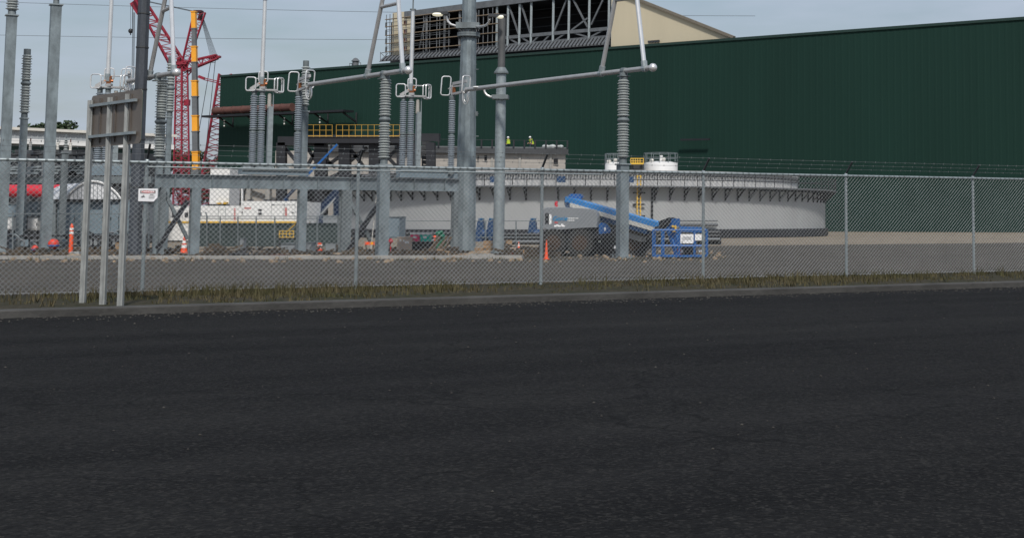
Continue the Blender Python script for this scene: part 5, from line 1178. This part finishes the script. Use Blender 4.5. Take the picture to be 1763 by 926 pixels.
for px in (bx0, bx1):
    for y_ in (396, 423.5): bsk.tube(bp(px, y_, 0), bp(px, y_, 1), .033, None, 8)
part('basket_cage', bsk, blue, lift)
q = MB(); q.prism([bp(bx0 - 1, 442.5), bp(bx1 + 1, 442.5), bp(bx1 + 1, 442.5, 1), bp(bx0 - 1, 442.5, 1)], (0, 0, .07)); part('basket_floor', q, blue, lift, None, 0)
q = MB(); a_ = W(1165, 395, BY + .4); q.bar(W(1170, 394, BY + .3), W(1214, 396, BY + .3), .1, .2); part('basket_top_box', q, blue, lift, None, 0)
q = MB(); boxpx(q, 1171.5, 1194, 403, 419, BY - .06, .02); boxpx(q, 1196.5, 1212, 403, 414, BY - .06, .02); pl2 = part('white_notice_plate', q, ink_white, lift, None, 0)
q = MB()
for y_ in (407.5, 409.5, 411.5): boxpx(q, 1175, 1190, y_, y_ + .7, BY - .075, .012)
boxpx(q, 1173.5, 1176, 414.5, 418, BY - .075, .012); part('notice_lines', q, mat('pale_notice_ink', (.4, .4, .42), .5), pl2, None, 0)
q = MB(); q.box(bp(1180, 432, .5), (.3, .3, .35)); q.box(bp(1189, 431, .6), (.15, .15, .3)); part('control_console', q, black, lift, None, 0)
q = MB(); q.box(bp(1168.5, 430.5, .3), (.12, .1, .09)); q.box(bp(1169, 439, .3), (.13, .1, .08)); part('red_switches', q, red_bright, lift, None, 0)
q = MB(); q.box(bp(1205, 432, .3), (.11, .05, .08)); q.box(bp(1173, 433, .35), (.1, .05, .1)); part('white_labels', q, ink_white, lift, None, 0)

sbx = thing('yellow_step', 'mustard yellow box with two thin yellow rails under the blue boom', 'step', GX(1097, 60))
q = MB(); boxpx(q, 1090, 1101, 415, None, 60, .5); part('box_body', q, mustard, sbx, None, 0)
for px in (1096.5, 1102.5): q = MB(); q.bar(PZ(px, 60.2, ZT(416, 60)), PZ(px, 60.2, ZT(388, 60)), .05); part('rail', q, yellow, sbx, None, 0)
# ------------------------------------------------------------------ blue pump housings before the tank
for i, (x0, x1, lb) in enumerate([(820.5, 833, 'upright blue pump housing just right of the big round pole'), (839, 851, 'upright blue pump housing close left of the stepped pole'), (910, 923, 'upright blue pump housing alone left of the grey engine cover')]):
    Y = 96; b = GX((x0 + x1) / 2, Y); t = thing('pump_housing', lb, 'pump', b, 'blue pump housings')
    q = MB(); xa, xb = W(x0, 380, Y), W(x1, 380, Y); h = ZT(378, Y); wv = xb.x - xa.x
    q.prism([Vector((xa.x - .06, Y, .3)), Vector((xa.x + .03, Y, h - .25)), Vector((xa.x + .1, Y, h)), Vector((xb.x - .12, Y, h)), Vector((xb.x - .03, Y, h - .25)), Vector((xb.x + .06, Y, .3))], (0, .6, 0)); part('motor_cover', q, blue_dark, t, None, 0)
    q = MB(); q.box(b + Vector((0, .3, h + .04)), (wv * .7, .4, .1)); part('top_cap', q, mat('mid_blue_paint', (0.02, .10, .2), .5) if i == 0 else bpy.data.materials['mid_blue_paint'], t, None, 0)
    q = MB(); q.tube(b + Vector((wv * .3, -.1, .5)), b + Vector((wv * 1.0, -.1, .5)), .3, None, 14); q.box(b + Vector((wv * .2, .3, .15)), (wv * 2, .8, .3)); part('pump_volute', q, blue_dark, t)

# ------------------------------------------------------------------ site clutter on the ground
def cone(px, by, h_px, label, thin=False, bands=True):
    Y = YB(by); s = Y / F; b = GX(px, Y); h = h_px * s; t = thing('traffic_cone', label, 'cone', b, 'traffic cones')
    r = h * (.1 if thin else .2); q = MB()
    a_ = h * (.16 if thin else .3); q.box(b + Vector((0, 0, h * .025)), (a_ * 1.7, a_ * 1.7, h * .05), .5); part('base', q, orange, t, None, 0)
    q = MB(); q.lathe([(r * 1.05, h * .05), (r, h * .08), (r * .28, h * .93), (r * .15, h)], b, 20); c = part('cone_body', q, orange, t)
    if bands:
        for z0, z1 in ((.38, .55), (.64, .78)):
            f_ = lambda z: r + (r * .28 - r) * (z - .08) / .85
            q = MB(); q.lathe([(f_(z0) + .004, h * z0), (f_(z1) + .004, h * z1)], b, 20); part('white_band', q, reflective, t)
    return t
cone(316.5, 438, 31, 'orange traffic cone with two white bands leaning by the beam leg')
cone(940.5, 446, 33, 'thin all orange cone standing against the right fence post', True, False)
cone(893, 428, 12, 'tiny distant orange cone right of the stepped pole')
dl = thing('delineator_post', 'orange tubular delineator post with two white bands in front of the grey cabinet', 'delineator', GX(121.5, YB(440)))
Y = YB(440); b = GX(121.5, Y); h = 55 * Y / F
q = MB(); q.lathe([(.075, .05), (.075, h * .86), (.06, h * .9), (.06, h * .93), (.035, h * .97), (.02, h)], b, 16); part('tube', q, orange, dl)
q = MB(); q.box(b + Vector((0, 0, .03)), (.42, .42, .06), .3); part('base', q, stone, dl, None, 0)
for z0, z1 in ((.68, .755), (.80, .87)): q = MB(); q.lathe([(.079, h * z0), (.079, h * z1)], b, 16); part('white_band', q, reflective, dl)
for px, by, r_, h_, lb in [(91.5, 436, 9.5, 26, 'round red float with blue band on dark legs beside the second tall column'), (60, 436, 6, 14, 'small red and blue round valve behind the slim left column foot')]:
    Y = YB(by); s = Y / F; b = GX(px, Y); t = thing('round_valve', lb, 'valve', b, 'red and blue round valves'); cz = (by - (by - h_)) * s * .62
    q = MB(); q.ball(b + Vector((0, 0, cz)), r_ * s * .95, 16); part('red_body', q, red_orange, t)
    q = MB(); q.lathe([(r_ * s * .97, cz - r_ * s * .42), (r_ * s * 1.03, cz - r_ * s * .3), (r_ * s * 1.0, cz - r_ * s * .12)], b, 18); part('blue_band', q, blue, t)
    q = MB()
    for dx in (-.5, .5): q.tube(b + Vector((dx * r_ * s, 0, 0)), b + Vector((dx * r_ * s * .8, 0, cz * .6)), .04, None, 6)
    part('legs', q, charcoal, t)
def crate(x0, x1, y0, by, label, m_, dep=.5, name='crate', cat='crate', group=None, slats=0, lab=None, rz=0.0, zb=0.0):
    Y = YB(by); a_, b_ = GX(x0, Y), GX(x1, Y); h = (by - y0) * Y / F; c = (a_ + b_) / 2 + Vector((0, dep / 2, 0)); t = thing(name, label, cat, c, group)
    q = MB(); q.box(c + Vector((0, 0, zb + h / 2)), (b_.x - a_.x, dep, h), rz); part('body', q, m_, t, None, 0)
    q = MB(); q.box(c + Vector((0, 0, zb + h + .012)), (b_.x - a_.x + .03, dep + .03, .024), rz); part('lid', q, m_, t, None, 0)
    if slats:
        q = MB()
        for i in range(slats): q.box(c + Vector((0, -dep / 2 - .012, zb + h * (i + .5) / slats)), (b_.x - a_.x, .02, h * .55 / slats), rz)
        part('slats', q, m_, t, None, 0)
    if lab:
        q = MB()
        for lx0, lx1, ly0, ly1 in lab: boxpx(q, lx0, lx1, ly0, ly1, Y - .012, .01)
        part('white_labels', q, ink_white, t, None, 0)
    return t
crate(683, 709, 408.5, 434, 'tan wrapped carton with white labels right of the middle busbar column', card, .7, 'carton', 'box', None, 0, [(688, 691, 412, 416), (694, 696, 413, 416), (697, 704, 415, 419)])
cb = crate(709, 737, 417, 434, 'black plastic tote carrying two drink coolers', rubber, .7, 'tote', 'box')
for x0, x1, m_, lb in [(705, 721.5, pink, 'pink cooler with white lid on the black tote'), (722, 739.5, teal, 'teal cooler with white lid on the black tote')]:
    Y = YB(434) + .1; z0 = .02 + 17 * YB(434) / F + .024; a_, b_ = GX(x0 + .3, Y), GX(x1, Y); h = 11.5 * Y / F; c = (a_ + b_) / 2 + Vector((0, .25, z0)); wv = b_.x - a_.x
    t = thing('cooler', lb, 'cooler', c, 'drink coolers'); q = MB()
    q.add([c + Vector((sx * wv * (.44 if z == 0 else .49), sy * (.2 if z == 0 else .23), z * h)) for z in (0, 1) for sx, sy in ((-1, -1), (1, -1), (1, 1), (-1, 1))], [(3, 2, 1, 0), (4, 5, 6, 7), (0, 1, 5, 4), (1, 2, 6, 5), (2, 3, 7, 6), (3, 0, 4, 7)]); part('tub', q, m_, t, None, 0)
    q = MB(); q.box(c + Vector((0, 0, h + .035)), (wv, .5, .07)); part('lid', q, white, t, None, 0)
    q = MB(); q.box(c + Vector((0, -.235, h * .62)), (wv * .34, .01, h * .28)); part('white_badge', q, ink_white, t, None, 0)
crate(832, 846, 415, 435, 'tallest tan wooden crate left of the stepped pole', wood, .5, 'wooden_crate', 'crate', 'wooden crates', 3)
crate(817, 832, 427.5, 435.5, 'low tan wooden crate at the big round pole foot', wood, .5, 'wooden_crate', 'crate', 'wooden crates', 2)
crate(869.5, 879, 414, 428, 'tan box tilted on its stack right of the stepped pole', wood, .4, 'wooden_crate', 'crate', 'wooden crates', 0, None, .35)
crate(878, 888, 427, 439, 'brown box low right of the stepped pole', card, .4, 'wooden_crate', 'crate', 'wooden crates', 2)
crate(893, 902, 431, 440, 'small tan box with planks beside it left of the right fence post', wood, .4, 'wooden_crate', 'crate', 'wooden crates', 2)
crate(880, 887, 434.5, 441, 'small reddish block in front of the brown box', rust, .3, 'brick_pack', 'box')
crate(158.5, 170, 411, 430, 'yellowish plywood panel box between the sign posts', wood, .3, 'plywood_box', 'box')
crate(198, 207, 418, 434, 'tan box at the third sign post', wood, .4, 'plywood_box', 'box')
crate(115, 121, 412, 430, 'small blue drum box behind the orange delineator', blue_dark, .3, 'blue_box', 'box')
crate(560, 577, 420, 437, 'pale sheet leaning at the foot of the big pale cabinet', stairblue, .12, 'leaning_sheet', 'panel')
crate(182, 198, 414, 432, 'pale grey low box with feet between the sign posts', stairblue, .4, 'grey_box', 'box')
crate(120, 136, 434, 441, 'white rubble sack at the foot of the delineator', bagclear, .35, 'rubble_sack', 'sack')
def planks(x0, x1, by, n, label, m_=wood, dep=.3):
    Y = YB(by); a_, b_ = GX(x0, Y), GX(x1, Y); t = thing('timber_stack', label, 'timber', (a_ + b_) / 2, 'timber stacks')
    for i in range(n): q = MB(); dz = .05 + i * .075; q.bar(a_ + Vector((random.uniform(-.15, .15), random.uniform(0, .2), dz)), b_ + Vector((random.uniform(-.15, .15), random.uniform(0, .2), dz)), dep, .065); part('plank', q, m_, t, None, 0)
planks(736, 768, 438.5, 3, 'pale plank stack left of the big round pole foot')
planks(898, 934, 440.5, 2, 'pale plank stack left of the right fence post')
planks(812, 850, 440, 1, 'single long board at the round pole feet', stone)
planks(357, 377, 431, 4, 'brown timber stack with orange end in front of the green screen', wood_dark)
planks(430, 500, 441, 1, 'long rusty brown board lying left of the slim frame column', rust)
planks(172, 212, 436, 2, 'pale plank stack behind the sign posts')
planks(925, 960, 434, 4, 'dark brown timber pile under the grey engine cover', wood_dark, .5)
lt = thing('leaning_timbers', 'long brown timbers leaning in a heap left of the big round pole', 'timber', GX(755, 58))
for i in range(5):
    x = 735 + i * 6.2; q = MB(); q.bar(GX(x, 57.5 + .1 * i) + Vector((0, 0, .04)), W(x + random.uniform(14, 24), random.uniform(407, 415), 59 + .1 * i), .09, .07); part('timber', q, wood_dark, lt, None, 0)
q = MB(); q.ball(W(748.5, 408, 59), .065, 10); q.tube(GX(748.5, 59), W(748.5, 409, 59), .02, None, 6)
single('marker_stake', q, orange, 'thin stake with an orange ball top at the timber heap', 'stake', GX(748.5, 59))
gbag = MB()
for _ in range(7): p = GX(random.uniform(754, 762), 72); gbag.ball(p + Vector((0, random.uniform(-.2, .2), random.uniform(.55, .8))), random.uniform(.09, .16), 8, .8)
gbag.box(GX(757.5, 72) + Vector((0, .1, .27)), (.5, .3, .54)); single('green_bags', gbag, mat('emerald_sacking', (0.01, 0.16, 0.09), .7, 0, .2, 5), 'heap of emerald green sacking at the dark base of the tank', 'sacks', GX(757.5, 72), None, 20)
for px, lb in ((538.5, 'orange and white barrel nearest the slim frame column'), (550.5, 'orange and white barrel left of the big pale cabinet')):
    Y = YB(431); b = GX(px, Y); t = thing('traffic_barrel', lb, 'barrel', b, 'orange traffic barrels'); h = 13.5 * Y / F; r = 4.2 * Y / F
    q = MB(); q.lathe([(r * 1.08, 0), (r * 1.05, h * .3), (r * .98, h * .6), (r * .9, h * .95), (r * .6, h)], b, 16); part('body', q, orange, t)
    for z0, z1 in ((.28, .42), (.62, .76)): q = MB(); q.lathe([(r * 1.07, h * z0), (r * 1.0, h * z1)], b, 16); part('white_band', q, reflective, t)
ov = thing('orange_barricade', 'orange and yellow barricade board beside the middle busbar column', 'barricade', GX(637, 54.6))
q = MB(); boxpx(q, 628, 645, 416.5, 421.5, 54.6, .05); brd = part('board', q, orange, ov, None, 0); q = MB(); boxpx(q, 638, 642, 416.3, 421.7, 54.58, .02); part('yellow_stripe', q, craneyellow, brd, None, 0)
q = MB()
for px in (630, 643): q.bar(GX(px - 1, 54.4), W(px, 418, 54.7), .04); q.bar(GX(px + 1, 55.1), W(px, 418, 54.7), .04)
part('legs', q, wood_dark, ov, None, 0)
q = MB(); p = W(672.5, 416, 58); q.lathe([(.07, -.05), (.1, .0), (.07, .08), (.02, .12)], p, 10); q.tube(GX(672.5, 58), p, .02, None, 6); single('red_hydrant_cap', q, red_bright, 'small red cap on a stake just right of the middle busbar column', 'marker', GX(672.5, 58))
q = MB(); p = W(247, 357, 62); q.tube(p + Vector((0, 0, -.12)), p + Vector((0, 0, .12)), .1, None, 14); q.bar(GX(247, 62.2), p + Vector((0, .15, 0)), .06); single('red_gauge', q, rust, 'dark red round gauge housing between dark pole and fence post', 'gauge', GX(247, 62.2))
hz_ = thing('hose_heap', 'tangled heap of black hoses on the ground in front of the green screen', 'hoses', GX(411, 52.8))
for i in range(16):
    c = GX(411 + random.uniform(-12, 12), 52.8 + random.uniform(-.3, .3)); r = random.uniform(.12, .32); tl = random.uniform(-.5, .5); z = random.uniform(.03, .24) * (1 - abs(c.x - GX(411, 52.8).x) / .45) + .04
    q = MB(); q.path([c + Vector((r * math.cos(2 * math.pi * k / 14), r * math.sin(2 * math.pi * k / 14), z + max(-z + .03, tl * r * math.cos(2 * math.pi * k / 14 + i)))) for k in range(14)], .025, 6, True); part('coil', q, rubber if i % 3 else charcoal, hz_)
# rows of low plant pipes and pallets deep in the site, seen only as a dark busy band
for i, (x0, x1, y0, Y, lb) in enumerate([(692, 782, 398, 84, 'dark low pipe rack at the tank foot left of the big round pole'), (868, 932, 400, 84, 'dark low pipe rack at the tank foot right of the stepped pole'), (1090, 1240, 396, 84, 'dark low pipe rack at the tank foot behind the lift basket')]):
    t = thing('pipe_rack', lb, 'pipe rack', GX((x0 + x1) / 2, Y), 'low pipe racks')
    for k in range(3): q = MB(); z = ZT(y0 + 4 + 6 * k, Y); q.tube(PZ(x0, Y - .1 * k, z), PZ(x1, Y - .1 * k, z), .09, None, 8); part('pipe', q, [charcoal, black, midgrey][k], t)
    n_ = int((x1 - x0) / 15)
    for k in range(n_ + 1): px = x0 + (x1 - x0) * k / n_; q = MB(); q.bar(GX(px, Y + .15), PZ(px, Y + .15, ZT(y0, Y)), .12, .12); part('rack_post', q, black, t, None, 0)
    q = MB(); boxpx(q, x0, x1, y0 + 5, None, Y + .5, .6); part('valve_boxes', q, black, t, None, 0)
lv = thing('left_pipework', 'busy dark pipework along the foot of the blue grey cabinets', 'pipework', GX(140, 64.5))
for k in range(26):
    px = 14 + k * 9.2 + random.uniform(-2, 2); q = MB(); Y = 64.2 + random.uniform(-.4, .4); h = random.uniform(.3, .8)
    p = GX(px, Y); q.path([p, p + Vector((0, 0, h)), p + Vector((random.choice((-.2, .2)), 0, h + .12)), p + Vector((random.choice((-.4, .4)), .1, h + .12))], random.uniform(.025, .055), 6); part('riser', q, random.choice([charcoal, midgrey, galv2, black, galv_light]), lv)
for k in range(3): q = MB(); z = .25 + .22 * k; q.tube(PZ(12, 64.9, z), PZ(250, 64.9, z), .05, None, 6); part('long_pipe', q, [charcoal, midgrey, black][k], lv)
for k in range(10): q = MB(); p = GX(20 + k * 24 + random.uniform(-5, 5), 64.7); q.box(p + Vector((0, 0, .38)), (random.uniform(.2, .5), .2, random.uniform(.2, .5))); part('junction_box', q, random.choice([charcoal, stairblue, black, cabinet]), lv, None, 0)

db = MB()
for _ in range(430):
    p = GX(random.choice((random.uniform(588, 790), random.uniform(865, 960), random.uniform(5, 260), random.uniform(280, 600))), random.uniform(53.5, 67)); a_ = random.uniform(0, 3.1)
    if random.random() < .5: h = random.uniform(.05, .28); db.box(p + Vector((0, 0, h / 2)), (random.uniform(.1, .5), random.uniform(.1, .4), h), a_)
    else: q2 = Vector((math.cos(a_), math.sin(a_), random.uniform(0, .3))) * random.uniform(.3, 1.1); db.bar(p + Vector((0, 0, .05)), p + q2 + Vector((0, 0, .06)), random.uniform(.03, .08))
dbo = db.build('site_rubble', mat('dark_mixed_rubble', (0.02, 0.019, 0.018), .8, 0, .3, .5, 0, None, None, .3, None, (0.11, 0.085, 0.06)), None, Vector((0, 0, 0)), 0); dbo['kind'] = 'stuff'

# ------------------------------------------------------------------ back of the road sign
SY = 23.2
sg = thing('road_sign', 'back of a brown grey road sign on three zinc posts in front of the fence', 'road sign', GX(180, SY))
sa, sb_ = PZ(156, 24.3, 2.95), PZ(243, 22.95, 2.95); sa.z = sb_.z = 0.0; sdx = (sb_ - sa); sl_n = sdx.length; sdx.normalize(); sn = Vector((sdx.y, -sdx.x, 0))
zs0, zs1 = ZT(250.5, 23.6), ZT(159.5, 23.6); zs0b, zs1b = zs0, zs1
def sp_(u, z, d=0): return sa + sdx * u + sn * d + Vector((0, 0, z))
rc = .07; pts = []
for cx_, cz_, a0 in ((sl_n - rc, zs1 - rc, 0), (rc, zs1 - rc, 90), (rc, zs0 + rc, 180), (sl_n - rc, zs0 + rc, 270)):
    for i in range(6): t = R(a0 + 18 * i); pts.append(sp_(cx_ + rc * math.cos(t), cz_ + rc * math.sin(t)))
q = MB(); q.prism(pts, -sn * .012); pnl = part('panel', q, sign_back, sg, None, 0)
q = MB(); q.prism([p - sn * .0125 for p in pts], -sn * .002); part('painted_face', q, mat('sign_face_green', (.01, .12, .06), .4), pnl, None, 0)
for u in (.2, .5, .8):
    q = MB(); q.box(sp_(sl_n * u, (zs0 + zs1) / 2, .012), (.055, .02, (zs1 - zs0) * .86), math.atan2(sdx.y, sdx.x)); part('stiffening_rib', q, mat('dark_rib_%d' % int(u * 10), (.095, .082, .072), .6), pnl, None, 0)
for zf in (.2, .8):
    z = zs0 + (zs1 - zs0) * zf; q = MB(); q.box(sp_(sl_n * .49, z, .045), (sl_n * .9, .045, .045), math.atan2(sdx.y, sdx.x)); part('cross_rail', q, galv_light, sg, None, 0)
for pxb, pxt, yt in ((143, 151, 173), (177.5, 185, 168), (208, 214.5, 162)):
    u = {143: -.03, 177.5: .33, 208: .66}[pxb]
    P0 = None
    Yp = (sa + sdx * sl_n * u).y - .12; z1_ = ZT(yt, Yp); p = GX(pxb - 2, Yp); rz = math.atan2(sdx.y, sdx.x); q = MB()
    q.box(p + Vector((0, 0, z1_ / 2)), (.018, .06, z1_), rz + math.pi / 2); w_ = .085
    ang = rz
    d1 = Vector((1, 0, 0)); 
    q.box(p + Vector((-.035, .03, z1_ / 2)), (.012, .07, z1_), 0); q.box(p + Vector((.035, .03, z1_ / 2)), (.012, .07, z1_), 0); q.box(p + Vector((0, -.008, z1_ / 2)), (w_, .012, z1_), 0)
    part('post', q, signpost, sg, None, 0)

# ------------------------------------------------------------------ the chain-link fence
fc = thing('chain_link_fence', 'galvanised chain link fence with barbed wire running across the whole view', 'fence', fpt(0, 0, 0))
PITCH = 3.95; T0, T1 = -2 * PITCH, 7 * PITCH; FH = 2.44
q = MB(); dz = .095; H0 = .05; wr = .0043
k = T0 - FH
while k < T1:
    for sgn in (1, -1):
        # one straight run of wire, corner to corner
        ta, tb = k, k + (FH - H0); za, zb = (H0, FH) if sgn == 1 else (FH, H0)
        if ta < T0: f_ = (T0 - ta) / (tb - ta); za = za + (zb - za) * f_; ta = T0
        if tb > T1: f_ = (T1 - ta) / (tb - ta); zb = za + (zb - za) * f_; tb = T1
        if tb > ta: q.tube(fpt(ta, .004 * sgn, za), fpt(tb, .004 * sgn, zb), wr, None, 3, False)
    k += dz
cm_ = part('chain_link_mesh', q, mesh_mat, fc, None, 0)
for i in range(-2, 8):
    t_ = i * PITCH; q = MB(); p = fpt(t_, -.045, 0); q.tube(p, p + Vector((0, 0, FH + .03)), .034, None, 10); q.ball(p + Vector((0, 0, FH + .03)), .044, 8); po = part('post', q, galv_light, fc)
    q = MB(); a_ = p + Vector((0, 0, FH + .05)); q.bar(a_, a_ + FN * .27 + Vector((0, 0, .28)), .035, .035); part('barbed_wire_arm', q, charcoal, po, None, 0)
q = MB(); q.tube(fpt(T0, -.005, FH), fpt(T1, -.005, FH), .027, None, 8); part('top_rail', q, galv_light, fc)
q = MB(); q.tube(fpt(T0, 0, .08), fpt(T1, 0, .08), .004, None, 5); part('bottom_wire', q, mesh_mat, fc)
q = MB()
tt = T0
while tt < T1: q.tube(fpt(tt, -.005, FH) - FD * .02, fpt(tt, -.005, FH) + FD * .02, .034, None, 6); tt += .155
part('rail_ties', q, galv2, fc)['kind'] = 'stuff'
q = MB(); q.tube(fpt(0, 0, FH - .085), fpt(9.3, 0, FH - .075), .016, None, 6); part('lower_rail', q, galv_light, fc)
for f_ in (.35, .68, 1.0):
    q = MB(); A_ = fpt(T0, -.045 + .27 * f_, FH + .05 + .28 * f_); B_ = fpt(T1, -.045 + .27 * f_, FH + .05 + .28 * f_); q.tube(A_, B_, .0028, None, 4, False); tt = .08
    L_ = (B_ - A_).length
    while tt < L_:
        c = A_ + (B_ - A_).normalized() * tt; q.tube(c + Vector((0, 0, -.018)), c + Vector((.012, 0, .018)), .004, None, 3); q.tube(c + Vector((.012, 0, -.018)), c + Vector((0, 0, .018)), .004, None, 3); tt += .3
    part('barbed_wire', q, wire_dull, fc, None, 0)

# danger notice wired to the fence
def ft_of(px):
    lo, hi = T0, T1
    for _ in range(50):
        m = (lo + hi) / 2
        if proj(fpt(m, .02, 1.5))[0] < px: lo = m
        else: hi = m
    return lo
ta, tb = ft_of(236.8), ft_of(270); Yn = fpt(ta, .02, 0).y; zt_, zb_ = ZT(324.6, Yn), ZT(347, Yn); hh = zt_ - zb_; ww = tb - ta
dn = thing('danger_sign', 'white danger notice with a bent lower corner wired to the fence post', 'sign', fpt((ta + tb) / 2, .03, zb_))
def dp_(u, v, d=.03): return fpt(ta + ww * u, d, zb_ + hh * v)
q = MB(); q.prism([dp_(0, .02), dp_(.8, 0), dp_(1, .32), dp_(1, 1), dp_(0, 1)], FN * -.004); pl3 = part('panel', q, sign_white, dn, None, 0)
q = MB(); q.prism([dp_(.8, 0), dp_(1, .32), dp_(.9, .22, .075)], FN * -.004); part('bent_corner', q, sign_white, pl3, None, 0)
def drect(q, u0, u1, v0, v1, d): q.prism([dp_(u0, v0, d), dp_(u1, v0, d), dp_(u1, v1, d), dp_(u0, v1, d)], FN * .0015)
q = MB(); drect(q, .1, .88, .62, .86, .031); part('black_header', q, ink_black, dn, None, 0)
q = MB(); q.prism([dp_(.49 + .36 * math.cos(2 * math.pi * i / 24), .74 + .098 * math.sin(2 * math.pi * i / 24), .0335) for i in range(24)], FN * .0015); part('red_oval', q, ink_red, dn, None, 0)
FM = Matrix(((FD.x, 0, FN.x, 0), (FD.y, 0, FN.y, 0), (0, 1, 0, 0), (0, 0, 0, 1)))
text_mesh('DANGER', hh * .24, 'danger_word', ink_white, dn, Matrix.Translation(dp_(.49, .742, .0365)) @ FM, .0015)
q = MB()
for u0, u1, v in ((.6, .78, .52), (.54, .86, .40), (.54, .84, .26)): drect(q, u0, u1, v - .022, v + .022, .031)
part('small_print', q, ink_black, dn, None, 0)
q = MB()
for a_, b_ in (((.14, .32), (.22, .42)), ((.2, .3), (.3, .5)), ((.24, .52), (.32, .36)), ((.16, .42), (.34, .34))): q.bar(dp_(a_[0], a_[1], .033), dp_(b_[0], b_[1], .033), .012, .004)
part('hand_pictogram', q, ink_black, dn, None, 0)
